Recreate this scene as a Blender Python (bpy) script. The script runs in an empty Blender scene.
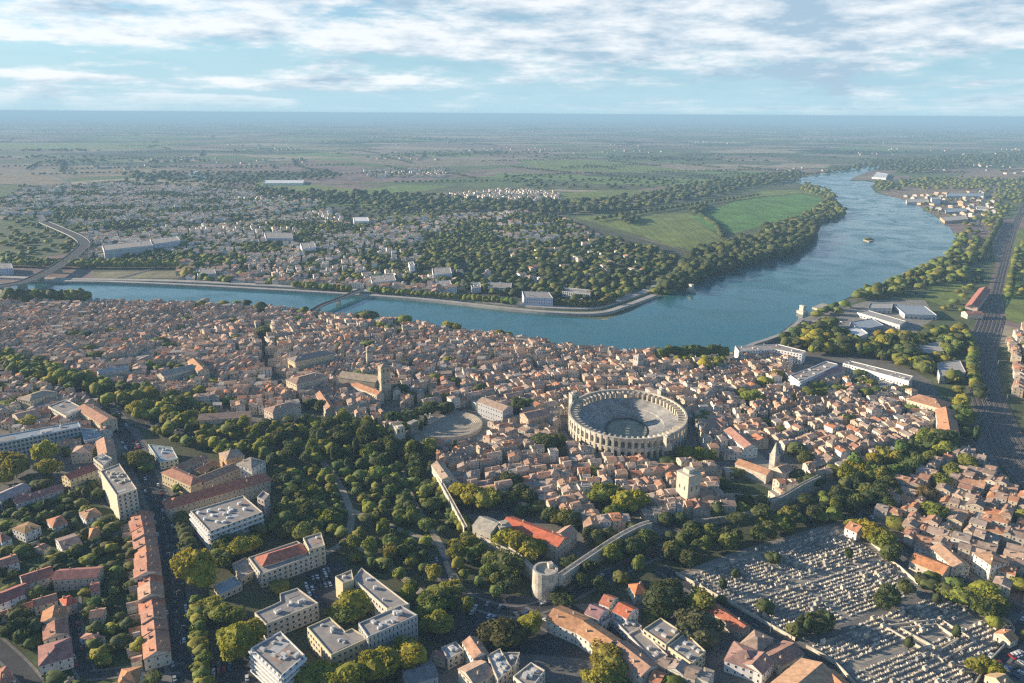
import bpy, math, random
import numpy as np
from mathutils import Vector, Matrix, noise
R = math.radians
random.seed(7); NR = np.random.RandomState(11)
SC = bpy.context.scene
C = SC.collection
W, H = 1024, 683
# ------------------------------------------------------------------ camera
CAM_H = 280.0; FPX = 797.0
PITCH = math.atan((341.5-113.6)/FPX); ROLL = math.atan(6.5/1024)
cd = bpy.data.cameras.new('camera'); cam = bpy.data.objects.new('camera', cd); C.objects.link(cam)
cam.location = (0, 0, CAM_H); cam.rotation_euler = (Matrix.Rotation(math.pi/2-PITCH, 4, 'X') @ Matrix.Rotation(ROLL, 4, 'Z')).to_euler()
cd.sensor_fit = 'HORIZONTAL'; cd.sensor_width = 36; cd.lens = 36*FPX/W
cd.clip_start = 1; cd.clip_end = 200000
SC.camera = cam
# ------------------------------------------------------------------ light
SUN_EL = R(15); SUN_AZ = R(14)            # azimuth measured from camera-left (-X) towards the view (+Y)
sdir = Vector((-math.cos(SUN_AZ)*math.cos(SUN_EL), math.sin(SUN_AZ)*math.cos(SUN_EL), math.sin(SUN_EL)))
sl = bpy.data.lights.new('sun', 'SUN'); sl.energy = 5.0; sl.angle = R(0.5); sl.color = (1, .83, .62)
so = bpy.data.objects.new('sun', sl); C.objects.link(so); so.rotation_euler = sdir.to_track_quat('Z', 'Y').to_euler()
SC.view_settings.view_transform = 'Standard'; SC.view_settings.look = 'None'
SC.view_settings.exposure = 1.0; SC.view_settings.gamma = 1
SC.cycles.volume_bounces = 0; SC.cycles.max_bounces = 6; SC.cycles.diffuse_bounces = 2
SC.cycles.glossy_bounces = 2; SC.cycles.transparent_max_bounces = 4
SC.cycles.use_denoising = False; SC.cycles.use_adaptive_sampling = False; SC.cycles.pixel_filter_type = 'BLACKMAN_HARRIS'; SC.cycles.filter_width = 1.3
try: SC.cycles.denoising_prefilter = 'ACCURATE'
except Exception: pass

def nodes(nt):
    def N(t, **kw):
        n = nt.nodes.new(t)
        for k, v in kw.items():
            if k in ('inputs',):
                for i, x in v.items(): n.inputs[i].default_value = x
            else: setattr(n, k, v)
        return n
    return N, nt.links.new

w = bpy.data.worlds.new('World'); SC.world = w; w.use_nodes = True
nt = w.node_tree; nt.nodes.clear(); N, L = nodes(nt)
sky = N('ShaderNodeTexSky', sky_type='NISHITA', sun_disc=False)
sky.sun_elevation = SUN_EL; sky.sun_rotation = math.atan2(sdir.x, sdir.y)
sky.altitude = 200; sky.air_density = 1.0; sky.dust_density = 0.6; sky.ozone_density = 2.5
tint = N('ShaderNodeMixRGB', blend_type='MULTIPLY', inputs={0: 1.0, 2: (.78, .98, 1.12, 1)}); L(sky.outputs[0], tint.inputs[1])
tc = N('ShaderNodeTexCoord'); sep = N('ShaderNodeSeparateXYZ'); L(tc.outputs['Generated'], sep.inputs[0])
zz = N('ShaderNodeMath', operation='MAXIMUM', inputs={1: 0.0}); L(sep.outputs[2], zz.inputs[0])
za = N('ShaderNodeMath', operation='ADD', inputs={1: 0.022}); L(zz.outputs[0], za.inputs[0])
dx = N('ShaderNodeMath', operation='DIVIDE'); L(sep.outputs[0], dx.inputs[0]); L(za.outputs[0], dx.inputs[1])
dy = N('ShaderNodeMath', operation='DIVIDE'); L(sep.outputs[1], dy.inputs[0]); L(za.outputs[0], dy.inputs[1])
cmb = N('ShaderNodeCombineXYZ', inputs={2: 3.7}); L(dx.outputs[0], cmb.inputs[0]); L(dy.outputs[0], cmb.inputs[1])
def cn(scale, detail, rough, off, dist=0.0):
    mp = N('ShaderNodeMapping'); mp.inputs['Location'].default_value = off; L(cmb.outputs[0], mp.inputs[0])
    n = N('ShaderNodeTexNoise', inputs={'Scale': scale, 'Detail': detail, 'Roughness': rough, 'Distortion': dist}); L(mp.outputs[0], n.inputs['Vector'])
    return n.outputs['Fac']
big = cn(0.09, 3, .5, (1.0, 3.0, 0), .4); fine = cn(.30, 9, .58, (0, 0, 0), .35); shade = cn(.30, 7, .6, (.5, -.35, .15), .35)
def dn(scale, stretch, detail, off):
    mp = N('ShaderNodeMapping'); mp.inputs['Location'].default_value = off; mp.inputs['Scale'].default_value = (1, 1, stretch); L(tc.outputs['Generated'], mp.inputs[0])
    n = N('ShaderNodeTexNoise', inputs={'Scale': scale, 'Detail': detail, 'Roughness': .62}); L(mp.outputs[0], n.inputs['Vector']); return n.outputs['Fac']
puff = dn(10, 4.5, 12, (2.2, .6, .3)); puff2 = dn(10, 4.5, 9, (2.2, .6, .37))
fm = N('ShaderNodeMixRGB', inputs={0: .76}); L(fine, fm.inputs[1]); L(puff, fm.inputs[2]); fine = fm.outputs[0]
sm_ = N('ShaderNodeMixRGB', inputs={0: .76}); L(shade, sm_.inputs[1]); L(puff2, sm_.inputs[2]); shade = sm_.outputs[0]
m1 = N('ShaderNodeMath', operation='MULTIPLY', inputs={1: .45}); L(big, m1.inputs[0])
m2 = N('ShaderNodeMath', operation='MULTIPLY_ADD', inputs={1: .60}); L(fine, m2.inputs[0]); L(m1.outputs[0], m2.inputs[2])
bd = N('ShaderNodeValToRGB'); L(sep.outputs[2], bd.inputs[0]); be = bd.color_ramp.elements; be[0].position = 0; be[0].color = (.42,)*3+(1,); be[1].position = .13; be[1].color = (.56,)*3+(1,)
for p_, v_ in ((.018, .42), (.030, .60), (.037, .62), (.043, .38), (.058, .30), (.068, .50), (.078, .66), (.10, .62)): e_ = be.new(p_); e_.color = (v_, v_, v_, 1)
bw = N('ShaderNodeMapRange', inputs={'From Min': -.3, 'From Max': .45, 'To Min': .30, 'To Max': .12}); L(sep.outputs[0], bw.inputs[0])
bo = N('ShaderNodeMath', operation='SUBTRACT', inputs={1: .5}); L(bd.outputs[0], bo.inputs[0]); b2 = N('ShaderNodeMath', operation='MULTIPLY'); L(bo.outputs[0], b2.inputs[0]); L(bw.outputs[0], b2.inputs[1])
m3 = N('ShaderNodeMath', operation='ADD'); L(m2.outputs[0], m3.inputs[0]); L(b2.outputs[0], m3.inputs[1]); m2 = m3
cov = N('ShaderNodeMapRange', interpolation_type='SMOOTHSTEP', inputs={'From Min': .48, 'From Max': .58}); L(m2.outputs[0], cov.inputs[0])
# thin veil of high cloud everywhere
veil = N('ShaderNodeMath', operation='MULTIPLY_ADD', inputs={1: .80, 2: .10}, use_clamp=True); L(cov.outputs[0], veil.inputs[0])
# clouds melt into the horizon air
hf = N('ShaderNodeMapRange', interpolation_type='SMOOTHSTEP', inputs={'From Min': .0, 'From Max': .035, 'To Min': .25, 'To Max': 1}); L(sep.outputs[2], hf.inputs[0])
up = N('ShaderNodeMapRange', interpolation_type='SMOOTHSTEP', inputs={'From Min': .125, 'From Max': .24, 'To Min': 1, 'To Max': .06}); L(sep.outputs[2], up.inputs[0])
cf0 = N('ShaderNodeMath', operation='MULTIPLY'); L(veil.outputs[0], cf0.inputs[0]); L(hf.outputs[0], cf0.inputs[1])
cf = N('ShaderNodeMath', operation='MULTIPLY'); L(cf0.outputs[0], cf.inputs[0]); L(up.outputs[0], cf.inputs[1])
# pale blue air low over the horizon
ha = N('ShaderNodeMapRange', interpolation_type='SMOOTHSTEP', inputs={'From Min': .0, 'From Max': .15, 'To Min': .97, 'To Max': 0}); L(sep.outputs[2], ha.inputs[0])
hr = N('ShaderNodeValToRGB'); hr.color_ramp.elements[0].color = (.25, .37, .43, 1); hr.color_ramp.elements[1].color = (.17, .34, .46, 1); hr.color_ramp.elements[1].position = .12; L(zz.outputs[0], hr.inputs[0])
shx = N('ShaderNodeMath', operation='MULTIPLY_ADD', inputs={1: .09}); L(sep.outputs[0], shx.inputs[0]); L(shade, shx.inputs[2])
sh = N('ShaderNodeMapRange', inputs={'From Min': .44, 'From Max': .60}); L(shx.outputs[0], sh.inputs[0])
cc = N('ShaderNodeMixRGB', inputs={1: (.50, .515, .53, 1), 2: (.22, .30, .375, 1)}); L(sh.outputs[0], cc.inputs[0])
bg1 = N('ShaderNodeBackground', inputs={'Strength': .07}); L(tint.outputs[0], bg1.inputs[0])
bg2 = N('ShaderNodeBackground', inputs={'Strength': 1.0}); L(cc.outputs[0], bg2.inputs[0])
bgh = N('ShaderNodeBackground', inputs={'Strength': 1.0}); L(hr.outputs[0], bgh.inputs[0])
mh = N('ShaderNodeMixShader'); L(ha.outputs[0], mh.inputs[0]); L(bg1.outputs[0], mh.inputs[1]); L(bgh.outputs[0], mh.inputs[2])
mx = N('ShaderNodeMixShader'); L(cf.outputs[0], mx.inputs[0]); L(mh.outputs[0], mx.inputs[1]); L(bg2.outputs[0], mx.inputs[2])
wo = N('ShaderNodeOutputWorld'); L(mx.outputs[0], wo.inputs[0])

# ------------------------------------------------------------------ picture <-> ground survey
cp, sp = math.cos(PITCH), math.sin(PITCH); cr, sr = math.cos(ROLL), math.sin(ROLL)
def G(u, v, z=0.0):
    x_, y_ = u-W/2, v-H/2; x_, y_ = x_*cr+y_*sr, -x_*sr+y_*cr; a = x_/FPX; b = -y_/FPX
    d = (a, cp+b*sp, -sp+b*cp); t = (z-CAM_H)/d[2]
    return (d[0]*t, d[1]*t)
def PX(x, y, z=0.0):
    zc = y*cp-(z-CAM_H)*sp; yc = y*sp+(z-CAM_H)*cp
    x_, y_ = FPX*x/zc, -FPX*yc/zc; return (W/2+x_*cr-y_*sr, H/2+x_*sr+y_*cr)
def GP(pts, z=0.0): return [G(u, v, z) for u, v in pts]
def inside(p, poly):
    x, y = p; c = False; j = len(poly)-1
    for i in range(len(poly)):
        xi, yi = poly[i]; xj, yj = poly[j]
        if (yi > y) != (yj > y) and x < (xj-xi)*(y-yi)/(yj-yi)+xi: c = not c
        j = i
    return c
def segd(p, a, b):
    ax, ay = a; bx, by = b; dx_, dy_ = bx-ax, by-ay; l = dx_*dx_+dy_*dy_
    t = 0 if l == 0 else max(0, min(1, ((p[0]-ax)*dx_+(p[1]-ay)*dy_)/l))
    return math.hypot(p[0]-ax-t*dx_, p[1]-ay-t*dy_)
def smooth_line(pts, n=8):
    out = []; P = [pts[0]]+list(pts)+[pts[-1]]
    for i in range(1, len(P)-2):
        for k in range(n):
            t = k/n; p0, p1, p2, p3 = P[i-1], P[i], P[i+1], P[i+2]
            out.append(tuple(.5*((2*p1[j])+(-p0[j]+p2[j])*t+(2*p0[j]-5*p1[j]+4*p2[j]-p3[j])*t*t+(-p0[j]+3*p1[j]-3*p2[j]+p3[j])*t**3) for j in (0, 1)))
    out.append(tuple(pts[-1])); return out

# ------------------------------------------------------------------ materials
MATS = {}
def mat(name, col, rough=.85, tint=None, nscale=None, namt=.25, nscale2=None, bump=0, bscale=1, spec=.3, metal=0, extra=None, two=None):
    """tint: 'obj' multiplies by the object's own colour, 'att' by the mesh colour attribute; noise mottles it"""
    if name in MATS: return MATS[name]
    m = bpy.data.materials.new(name); m.use_nodes = True; t = m.node_tree; t.nodes.clear(); N, L = nodes(t)
    b = N('ShaderNodeBsdfPrincipled', inputs={'Roughness': rough, 'Metallic': metal}); b.inputs['Specular IOR Level'].default_value = spec
    o = N('ShaderNodeOutputMaterial'); L(b.outputs[0], o.inputs[0])
    if tint == 'obj': src = N('ShaderNodeObjectInfo').outputs['Color']
    elif tint == 'att': src = N('ShaderNodeVertexColor', layer_name='Col').outputs[0]
    else: src = N('ShaderNodeRGB').outputs[0]; src.default_value = (*col, 1)
    geo = N('ShaderNodeNewGeometry')
    for k, (s, a) in enumerate(((nscale, namt), (nscale2, namt*.8))):
        if not s: continue
        n = N('ShaderNodeTexNoise', inputs={'Scale': s, 'Detail': 5, 'Roughness': .6}); L(geo.outputs['Position'], n.inputs['Vector'])
        r = N('ShaderNodeMapRange', inputs={'From Min': .3, 'From Max': .7, 'To Min': 1-a, 'To Max': 1+a}); L(n.outputs['Fac'], r.inputs[0])
        if two and k == 0:
            q = N('ShaderNodeMixRGB', inputs={2: (*two, 1)}); r.inputs['To Min'].default_value = 0; r.inputs['To Max'].default_value = 1
            L(r.outputs[0], q.inputs[0]); L(src, q.inputs[1]); src = q.outputs[0]; continue
        q = N('ShaderNodeVectorMath', operation='SCALE'); L(src, q.inputs[0]); L(r.outputs[0], q.inputs['Scale']); src = q.outputs[0]
    L(src, b.inputs['Base Color'])
    if name.startswith('leaf'):
        tr = N('ShaderNodeBsdfTranslucent'); ms = N('ShaderNodeMixShader', inputs={0: .28}); br_ = N('ShaderNodeVectorMath', operation='MULTIPLY', inputs={1: (2.0, 1.9, 1.0)}); L(src, br_.inputs[0]); L(br_.outputs[0], tr.inputs[0]); L(b.outputs[0], ms.inputs[1]); L(tr.outputs[0], ms.inputs[2]); L(ms.outputs[0], o.inputs[0])
    if bump:
        n = N('ShaderNodeTexNoise', inputs={'Scale': bscale, 'Detail': 4}); L(geo.outputs['Position'], n.inputs['Vector'])
        bm = N('ShaderNodeBump', inputs={'Strength': 1, 'Distance': bump}); L(n.outputs['Fac'], bm.inputs['Height']); L(bm.outputs[0], b.inputs['Normal'])
    MATS[name] = m; return m
for tn in ('obj', 'att'):
    mat('roof_'+tn, (.4, .28, .2), .9, tn, .35, .30, 2.2)
    mat('wall_'+tn, (.5, .45, .38), .9, tn, .25, .12, 1.5)
    mat('leaf_'+tn, (.1, .12, .04), .75, tn, .35, .4, 1.6, spec=.15)
    mat('paint_'+tn, (.5, .5, .5), .35, tn, spec=.5)
    mat('stone_'+tn, (.4, .38, .34), .9, tn, .4, .2, 2)
mat('glass', (.03, .04, .05), .12, spec=.6)
mat('dark_glass', (.045, .055, .07), .3, nscale=.3, namt=.3, spec=.5)
mat('bark', (.10, .075, .05), .95, nscale=2)
mat('concrete', (.42, .40, .37), .9, nscale=.4, nscale2=2.5)
mat('white_paint', (.78, .77, .74), .7, nscale=.3, namt=.08)
mat('limestone', (.60, .53, .42), .92, nscale=.25, namt=.3, nscale2=1.6)
mat('old_stone', (.46, .42, .35), .92, nscale=.25, namt=.35, nscale2=1.6)
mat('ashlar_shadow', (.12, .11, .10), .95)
mat('tyre', (.03, .03, .03), .8)
mat('metal', (.35, .36, .38), .4, metal=.6)
mat('zinc', (.33, .37, .40), .5, nscale=.5, nscale2=2)
mat('gravel_roof', (.34, .31, .28), .95, nscale=.3, namt=.2, nscale2=2)
mat('asphalt', (.055, .057, .062), .9, nscale=.15, namt=.25, nscale2=1)
mat('pavement', (.17, .16, .15), .9, nscale=.3, nscale2=1.5)
mat('road_paint', (.7, .7, .68), .7)
mat('ballast', (.17, .145, .13), .95, nscale=.08, namt=.3, nscale2=1)
mat('sleeper', (.07, .06, .055), .95, nscale=.5)
mat('rail', (.5, .46, .42), .45, metal=.7)
mat('town_paving', (.16, .15, .135), .95, nscale=.1, namt=.25, nscale2=.8)
mat('gravel', (.27, .25, .22), .95, nscale=.1, namt=.25, nscale2=1)
mat('lawn', (.055, .08, .03), .95, nscale=.05, namt=.35, nscale2=.7)
mat('park_floor', (.095, .09, .055), .95, nscale=.06, namt=.4, nscale2=.6, two=(.06, .075, .03))
mat('quay', (.42, .39, .35), .9, nscale=.05, namt=.2, nscale2=.6)
mat('sand', (.38, .33, .26), .95, nscale=.2)
mat('court', (.16, .30, .36), .8)

# ------------------------------------------------------------------ mesh helpers
class MB:
    def __init__(s): s.v = []; s.f = []; s.m = []; s.c = []; s.mats = []
    def mi(s, m):
        if m not in s.mats: s.mats.append(m)
        return s.mats.index(m)
    def face(s, pts, m, col=(1, 1, 1)):
        b = len(s.v); s.v.extend(pts); s.f.append(tuple(range(b, b+len(pts)))); s.m.append(s.mi(m)); s.c.append(col)
    def prism(s, poly, z0, z1, m, top=None, col=(1, 1, 1), tcol=None, bottom=False):
        n = len(poly); A = sum(poly[i][0]*poly[(i+1) % n][1]-poly[(i+1) % n][0]*poly[i][1] for i in range(n))
        if A < 0: poly = poly[::-1]
        for i in range(n):
            a, b = poly[i], poly[(i+1) % n]
            s.face([(a[0], a[1], z0), (b[0], b[1], z0), (b[0], b[1], z1), (a[0], a[1], z1)], m, col)
        if top != 'none': s.face([(p[0], p[1], z1) for p in poly], top or m, tcol or col)
        if bottom: s.face([(p[0], p[1], z0) for p in poly[::-1]], m, col)
    def box(s, cx, cy, z0, z1, lx, ly, a, m, top=None, col=(1, 1, 1), tcol=None):
        s.prism(rect(cx, cy, lx, ly, a), z0, z1, m, top, col, tcol)
    def mesh(s, name):
        me = bpy.data.meshes.new(name); me.from_pydata(s.v, [], s.f)
        for m in s.mats: me.materials.append(MATS[m])
        me.polygons.foreach_set('material_index', s.m)
        if any(MATS[m].name.endswith('_att') for m in s.mats):
            ca = me.color_attributes.new('Col', 'FLOAT_COLOR', 'CORNER')
            cnt = [len(f) for f in s.f]
            arr = np.repeat(np.array([(c[0], c[1], c[2], 1) for c in s.c], np.float32), cnt, axis=0)
            ca.data.foreach_set('color', arr.ravel())
        me.update(); return me
    def build(s, name, parent=None, col=None):
        o = bpy.data.objects.new(name, s.mesh(name)); C.objects.link(o)
        if parent: o.parent = parent
        if col: o.color = (*col, 1)
        return o
def rect(cx, cy, lx, ly, a):
    ca, sa = math.cos(a), math.sin(a)
    return [(cx+ca*x-sa*y, cy+sa*x+ca*y) for x, y in ((-lx/2, -ly/2), (lx/2, -ly/2), (lx/2, ly/2), (-lx/2, ly/2))]
def empty(name, loc=(0, 0, 0), rz=0, s=None):
    o = bpy.data.objects.new(name, None); C.objects.link(o); o.location = loc; o.rotation_euler = (0, 0, rz)
    if s: o.scale = s if hasattr(s, '__len__') else (s, s, s)
    return o
def tag(o, label, cat, group=None):
    o['label'] = label; o['category'] = cat
    if group: o['group'] = group
    return o
def kind(o, k): o['kind'] = k; return o
def sheet(name, px, z, m, k='structure'):
    b = MB(); b.face([(x, y, z) for x, y in GP(px)], m); o = b.build(name); return kind(o, k)
def offset_line(P, d):
    out = []
    for i in range(len(P)):
        a = P[max(0, i-1)]; b = P[min(len(P)-1, i+1)]; tx, ty = b[0]-a[0], b[1]-a[1]; l = math.hypot(tx, ty) or 1
        out.append((P[i][0]-ty/l*d, P[i][1]+tx/l*d))
    return out
def strip(b, P, d0, d1, z0, z1, m, side=None):
    A = offset_line(P, d0); B = offset_line(P, d1)
    for i in range(len(P)-1):
        b.face([(*A[i], z1), (*B[i], z1), (*B[i+1], z1), (*A[i+1], z1)][::(1 if d1 < d0 else -1)], m)
        if z0 < z1:
            for Q in (A, B): b.face([(*Q[i], z0), (*Q[i+1], z0), (*Q[i+1], z1), (*Q[i], z1)], side or m)
ROADS = []     # (world polyline, half width) for exclusion tests
def road(px, width, walk=2.5, name='road', marks=True, z=.10, sm=6, surf='asphalt'):
    z += .012*len(ROADS); P = smooth_line(GP(px), sm); b = MB(); strip(b, P, -width/2, width/2, 0, z, surf)
    kind(b.build(name), 'structure')
    if walk:
        for s in (-1, 1):
            b = MB(); strip(b, P, s*width/2, s*(width/2+walk), 0, z+.13, 'pavement'); kind(b.build('pavement'), 'structure')
    if marks:
        b = MB()
        for i in range(0, len(P)-1):
            x0, y0 = P[i]; x1, y1 = P[i+1]; l = math.hypot(x1-x0, y1-y0); k = int(l/9)
            for j in range(k):
                t0 = j/k; t1 = t0+3.5/l
                q = [(x0+(x1-x0)*t, y0+(y1-y0)*t) for t in (t0, t1)]
                strip(b, q, -.12, .12, z+.02, z+.02, 'road_paint')
        if b.f: kind(b.build('road_markings'), 'structure')
    ROADS.append((P, width/2+walk)); return P
def on_road(p, pad=0):
    for P, hw in ROADS:
        for i in range(0, len(P)-1):
            a = P[i]
            if abs(a[0]-p[0]) > 200 or abs(a[1]-p[1]) > 200: continue
            if segd(p, a, P[i+1]) < hw+pad: return True
    return False

# ------------------------------------------------------------------ ground
def ground_material():
    m = bpy.data.materials.new('farmland'); m.use_nodes = True; t = m.node_tree; t.nodes.clear(); N, L = nodes(t)
    b = N('ShaderNodeBsdfPrincipled', inputs={'Roughness': .95}); b.inputs['Specular IOR Level'].default_value = .1
    o = N('ShaderNodeOutputMaterial'); L(b.outputs[0], o.inputs[0]); geo = N('ShaderNodeNewGeometry')
    mp = N('ShaderNodeMapping'); mp.inputs['Rotation'].default_value = (0, 0, R(24)); mp.inputs['Scale'].default_value = (1/620, 1/420, 0); L(geo.outputs['Position'], mp.inputs[0])
    wn = N('ShaderNodeTexNoise', inputs={'Scale': .6, 'Detail': 1}); L(mp.outputs[0], wn.inputs['Vector'])
    ad = N('ShaderNodeMixRGB', blend_type='LINEAR_LIGHT', inputs={0: .25}); L(mp.outputs[0], ad.inputs[1]); L(wn.outputs['Color'], ad.inputs[2])
    vo = N('ShaderNodeTexVoronoi', distance='CHEBYCHEV', inputs={'Scale': 1.0, 'Randomness': .8}); L(ad.outputs[0], vo.inputs['Vector'])
    cr = N('ShaderNodeValToRGB'); cr.color_ramp.interpolation = 'CONSTANT'
    cols = [(.0, (.14, .15, .08)), (.18, (.25, .19, .15)), (.3, (.09, .11, .06)), (.40, (.32, .26, .19)), (.52, (.14, .18, .08)), (.64, (.26, .19, .17)), (.74, (.10, .12, .08)), (.82, (.38, .32, .22)), (.92, (.19, .26, .09))]
    e = cr.color_ramp.elements; e[0].position = 0; e[0].color = (*cols[0][1], 1); e[1].position = cols[1][0]; e[1].color = (*cols[1][1], 1)
    for p, c in cols[2:]: q = e.new(p); q.color = (*c, 1)
    sx = N('ShaderNodeSeparateColor'); L(vo.outputs['Color'], sx.inputs[0]); L(sx.outputs[0], cr.inputs[0])
    # large dark wooded tracts
    bn = N('ShaderNodeTexNoise', inputs={'Scale': .0005, 'Detail': 6, 'Roughness': .6, 'Distortion': .5}); L(geo.outputs['Position'], bn.inputs['Vector'])
    br = N('ShaderNodeMapRange', interpolation_type='SMOOTHSTEP', inputs={'From Min': .56, 'From Max': .64}); L(bn.outputs['Fac'], br.inputs[0])
    mx = N('ShaderNodeMixRGB', inputs={2: (.035, .05, .028, 1)}); L(br.outputs[0], mx.inputs[0]); L(cr.outputs[0], mx.inputs[1])
    fn = N('ShaderNodeTexNoise', inputs={'Scale': .02, 'Detail': 6, 'Roughness': .65}); L(geo.outputs['Position'], fn.inputs['Vector'])
    fr = N('ShaderNodeMapRange', inputs={'From Min': .3, 'From Max': .7, 'To Min': .65, 'To Max': 1.35}); L(fn.outputs['Fac'], fr.inputs[0])
    sc = N('ShaderNodeVectorMath', operation='SCALE'); L(mx.outputs[0], sc.inputs[0]); L(fr.outputs[0], sc.inputs['Scale']); L(sc.outputs[0], b.inputs['Base Color'])
    MATS['farmland'] = m
ground_material()
b = MB(); b.face([(-90000, -3000, 0), (90000, -3000, 0), (90000, 95000, 0), (-90000, 95000, 0)], 'farmland'); kind(b.build('ground'), 'structure')
for nm, c in (('field_green', (.11, .23, .05)), ('field_olive', (.17, .21, .05)), ('field_brown', (.24, .19, .12)), ('field_pale', (.24, .22, .13)), ('field_tan', (.27, .20, .14)), ('scrub', (.10, .12, .05)), ('suburb_ground', (.085, .09, .06))):
    mat(nm, c, .95, nscale=.012, namt=.3, nscale2=.15)

for _nm, _a in (('field_green', .5), ('field_olive', -.4), ('field_brown', .2), ('field_pale', .3), ('field_tan', .1)):
    _m = MATS[_nm]; _t = _m.node_tree; N, L = nodes(_t); _b = [n for n in _t.nodes if n.type == 'BSDF_PRINCIPLED'][0]; _src = _b.inputs['Base Color'].links[0].from_socket
    _g = N('ShaderNodeNewGeometry'); _mp = N('ShaderNodeMapping'); _mp.inputs['Rotation'].default_value = (0, 0, _a); _mp.inputs['Scale'].default_value = (.09, .004, 0); L(_g.outputs['Position'], _mp.inputs[0])
    _n = N('ShaderNodeTexNoise', inputs={'Scale': 1.0, 'Detail': 3, 'Roughness': .7}); L(_mp.outputs[0], _n.inputs['Vector'])
    _r = N('ShaderNodeMapRange', inputs={'From Min': .3, 'From Max': .7, 'To Min': .72, 'To Max': 1.28}); L(_n.outputs['Fac'], _r.inputs[0])
    _s = N('ShaderNodeVectorMath', operation='SCALE'); L(_src, _s.inputs[0]); L(_r.outputs[0], _s.inputs['Scale']); L(_s.outputs[0], _b.inputs['Base Color'])
RIVER = [(0, 296), (60, 296), (96, 301), (175, 303), (250, 306), (300, 313), (350, 320), (430, 327), (500, 335), (560, 347), (620, 352), (655, 352), (735, 352), (752, 345), (776, 336), (795, 322), (830, 306), (862, 292), (900, 279), (938, 262), (955, 248), (957, 238), (950, 228), (935, 216), (918, 206), (900, 199), (876, 193), (871, 187), (876, 183), (862, 181), (850, 181), (853, 178), (870, 171), (888, 165),
         (872, 166), (840, 170), (800, 178), (796, 182), (812, 188), (830, 195), (842, 205), (847, 214), (838, 221), (826, 222), (822, 226), (815, 232), (814, 240), (800, 252), (770, 260), (740, 268), (700, 282), (682, 291), (658, 297), (630, 312), (605, 320), (560, 316), (512, 312), (430, 302), (350, 296), (256, 291), (180, 286), (100, 281), (50, 281), (0, 289)]
m = mat('water', (.03, .14, .155), .12, spec=.5)
t = m.node_tree; N, L = nodes(t); bs = [n for n in t.nodes if n.type == 'BSDF_PRINCIPLED'][0]
geo = N('ShaderNodeNewGeometry')
n1 = N('ShaderNodeTexNoise', inputs={'Scale': .22, 'Detail': 6, 'Roughness': .6, 'Distortion': .3}); L(geo.outputs['Position'], n1.inputs['Vector'])
n2 = N('ShaderNodeTexNoise', inputs={'Scale': .011, 'Detail': 4, 'Roughness': .6, 'Distortion': 1.2}); L(geo.outputs['Position'], n2.inputs['Vector'])
rr = N('ShaderNodeMapRange', inputs={'From Min': .4, 'From Max': .65, 'To Min': .10, 'To Max': .30}); L(n2.outputs['Fac'], rr.inputs[0]); L(rr.outputs[0], bs.inputs['Roughness'])
bp = N('ShaderNodeBump', inputs={'Strength': 1, 'Distance': .06}); L(n1.outputs['Fac'], bp.inputs['Height']); L(bp.outputs[0], bs.inputs['Normal'])
sheet('river', RIVER, .4, 'water')
sheet('river', [(188, 174), (196, 171), (205, 173), (207, 178), (203, 182), (192, 178)], .6, 'water')
sheet('river', [(683, 195), (692, 190), (699, 191), (694, 196), (686, 199)], .6, 'water')
# explicit fields
FIELDS = [('field_olive', [(575, 217), (610, 215), (690, 213), (706, 226), (722, 240), (690, 249), (668, 246), (640, 235), (605, 226)]),
          ('field_green', [(692, 217), (740, 200), (800, 194), (822, 198), (817, 210), (790, 218), (762, 226), (735, 233), (712, 230)]),
          ('field_olive', [(730, 199), (768, 190), (812, 190), (824, 197), (800, 193), (745, 199)]),
          ('field_olive', [(375, 217), (430, 213), (448, 217), (440, 221), (390, 223)]), ('field_brown', [(432, 213), (462, 213), (452, 220), (440, 221)]),
          ('field_brown', [(345, 156), (420, 155), (520, 165), (420, 167), (360, 163)]), ('field_olive', [(515, 160), (600, 160), (700, 172), (640, 173), (540, 170)]),
          ('field_olive', [(256, 181), (300, 183), (380, 192), (330, 194), (256, 190)]), ('field_olive', [(540, 194), (620, 190), (690, 191), (640, 199), (560, 203)]),
          ('field_brown', [(0, 168), (75, 172), (60, 186), (0, 184)]), ('field_brown', [(75, 165), (190, 168), (130, 176), (78, 177)]),
          ('field_olive', [(0, 143), (170, 143), (176, 148), (60, 150), (0, 149)]), ('field_tan', [(980, 171), (1024, 167), (1024, 181), (960, 182), (935, 181)]),
          ('scrub', [(0, 226), (72, 234), (80, 252), (0, 262)]), ('field_pale', [(90, 272), (176, 271), (180, 278), (95, 278)]),
          ('field_olive', [(928, 285), (962, 283), (966, 300), (944, 306), (925, 300)]), ('field_olive', [(1008, 232), (1024, 228), (1024, 325), (1006, 320), (1000, 270)]),
          ('field_tan', [(898, 186), (940, 184), (1000, 186), (985, 194), (905, 196)])]
for i, (mname, px) in enumerate(FIELDS): sheet('field', px, .12+.01*i, mname)
sheet('ground', [(560, 216), (640, 204), (700, 194), (760, 186), (800, 184), (836, 195), (846, 212), (816, 236), (800, 252), (740, 268), (684, 290), (650, 298), (640, 280), (690, 252), (650, 240), (600, 228)], .085, 'scrub')
sheet('ground', [(60, 232), (250, 222), (330, 206), (520, 212), (600, 228), (690, 252), (650, 287), (610, 304), (512, 302), (430, 295), (250, 285), (100, 276), (80, 262)], .05, 'suburb_ground')
sheet('ground', [(-20, 303), (96, 303), (250, 308), (430, 329), (560, 349), (735, 354), (800, 322), (870, 292), (940, 264), (985, 262), (975, 345), (985, 420), (1000, 470), (1050, 520), (1050, 700), (-20, 700)], .06, 'town_paving')
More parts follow.
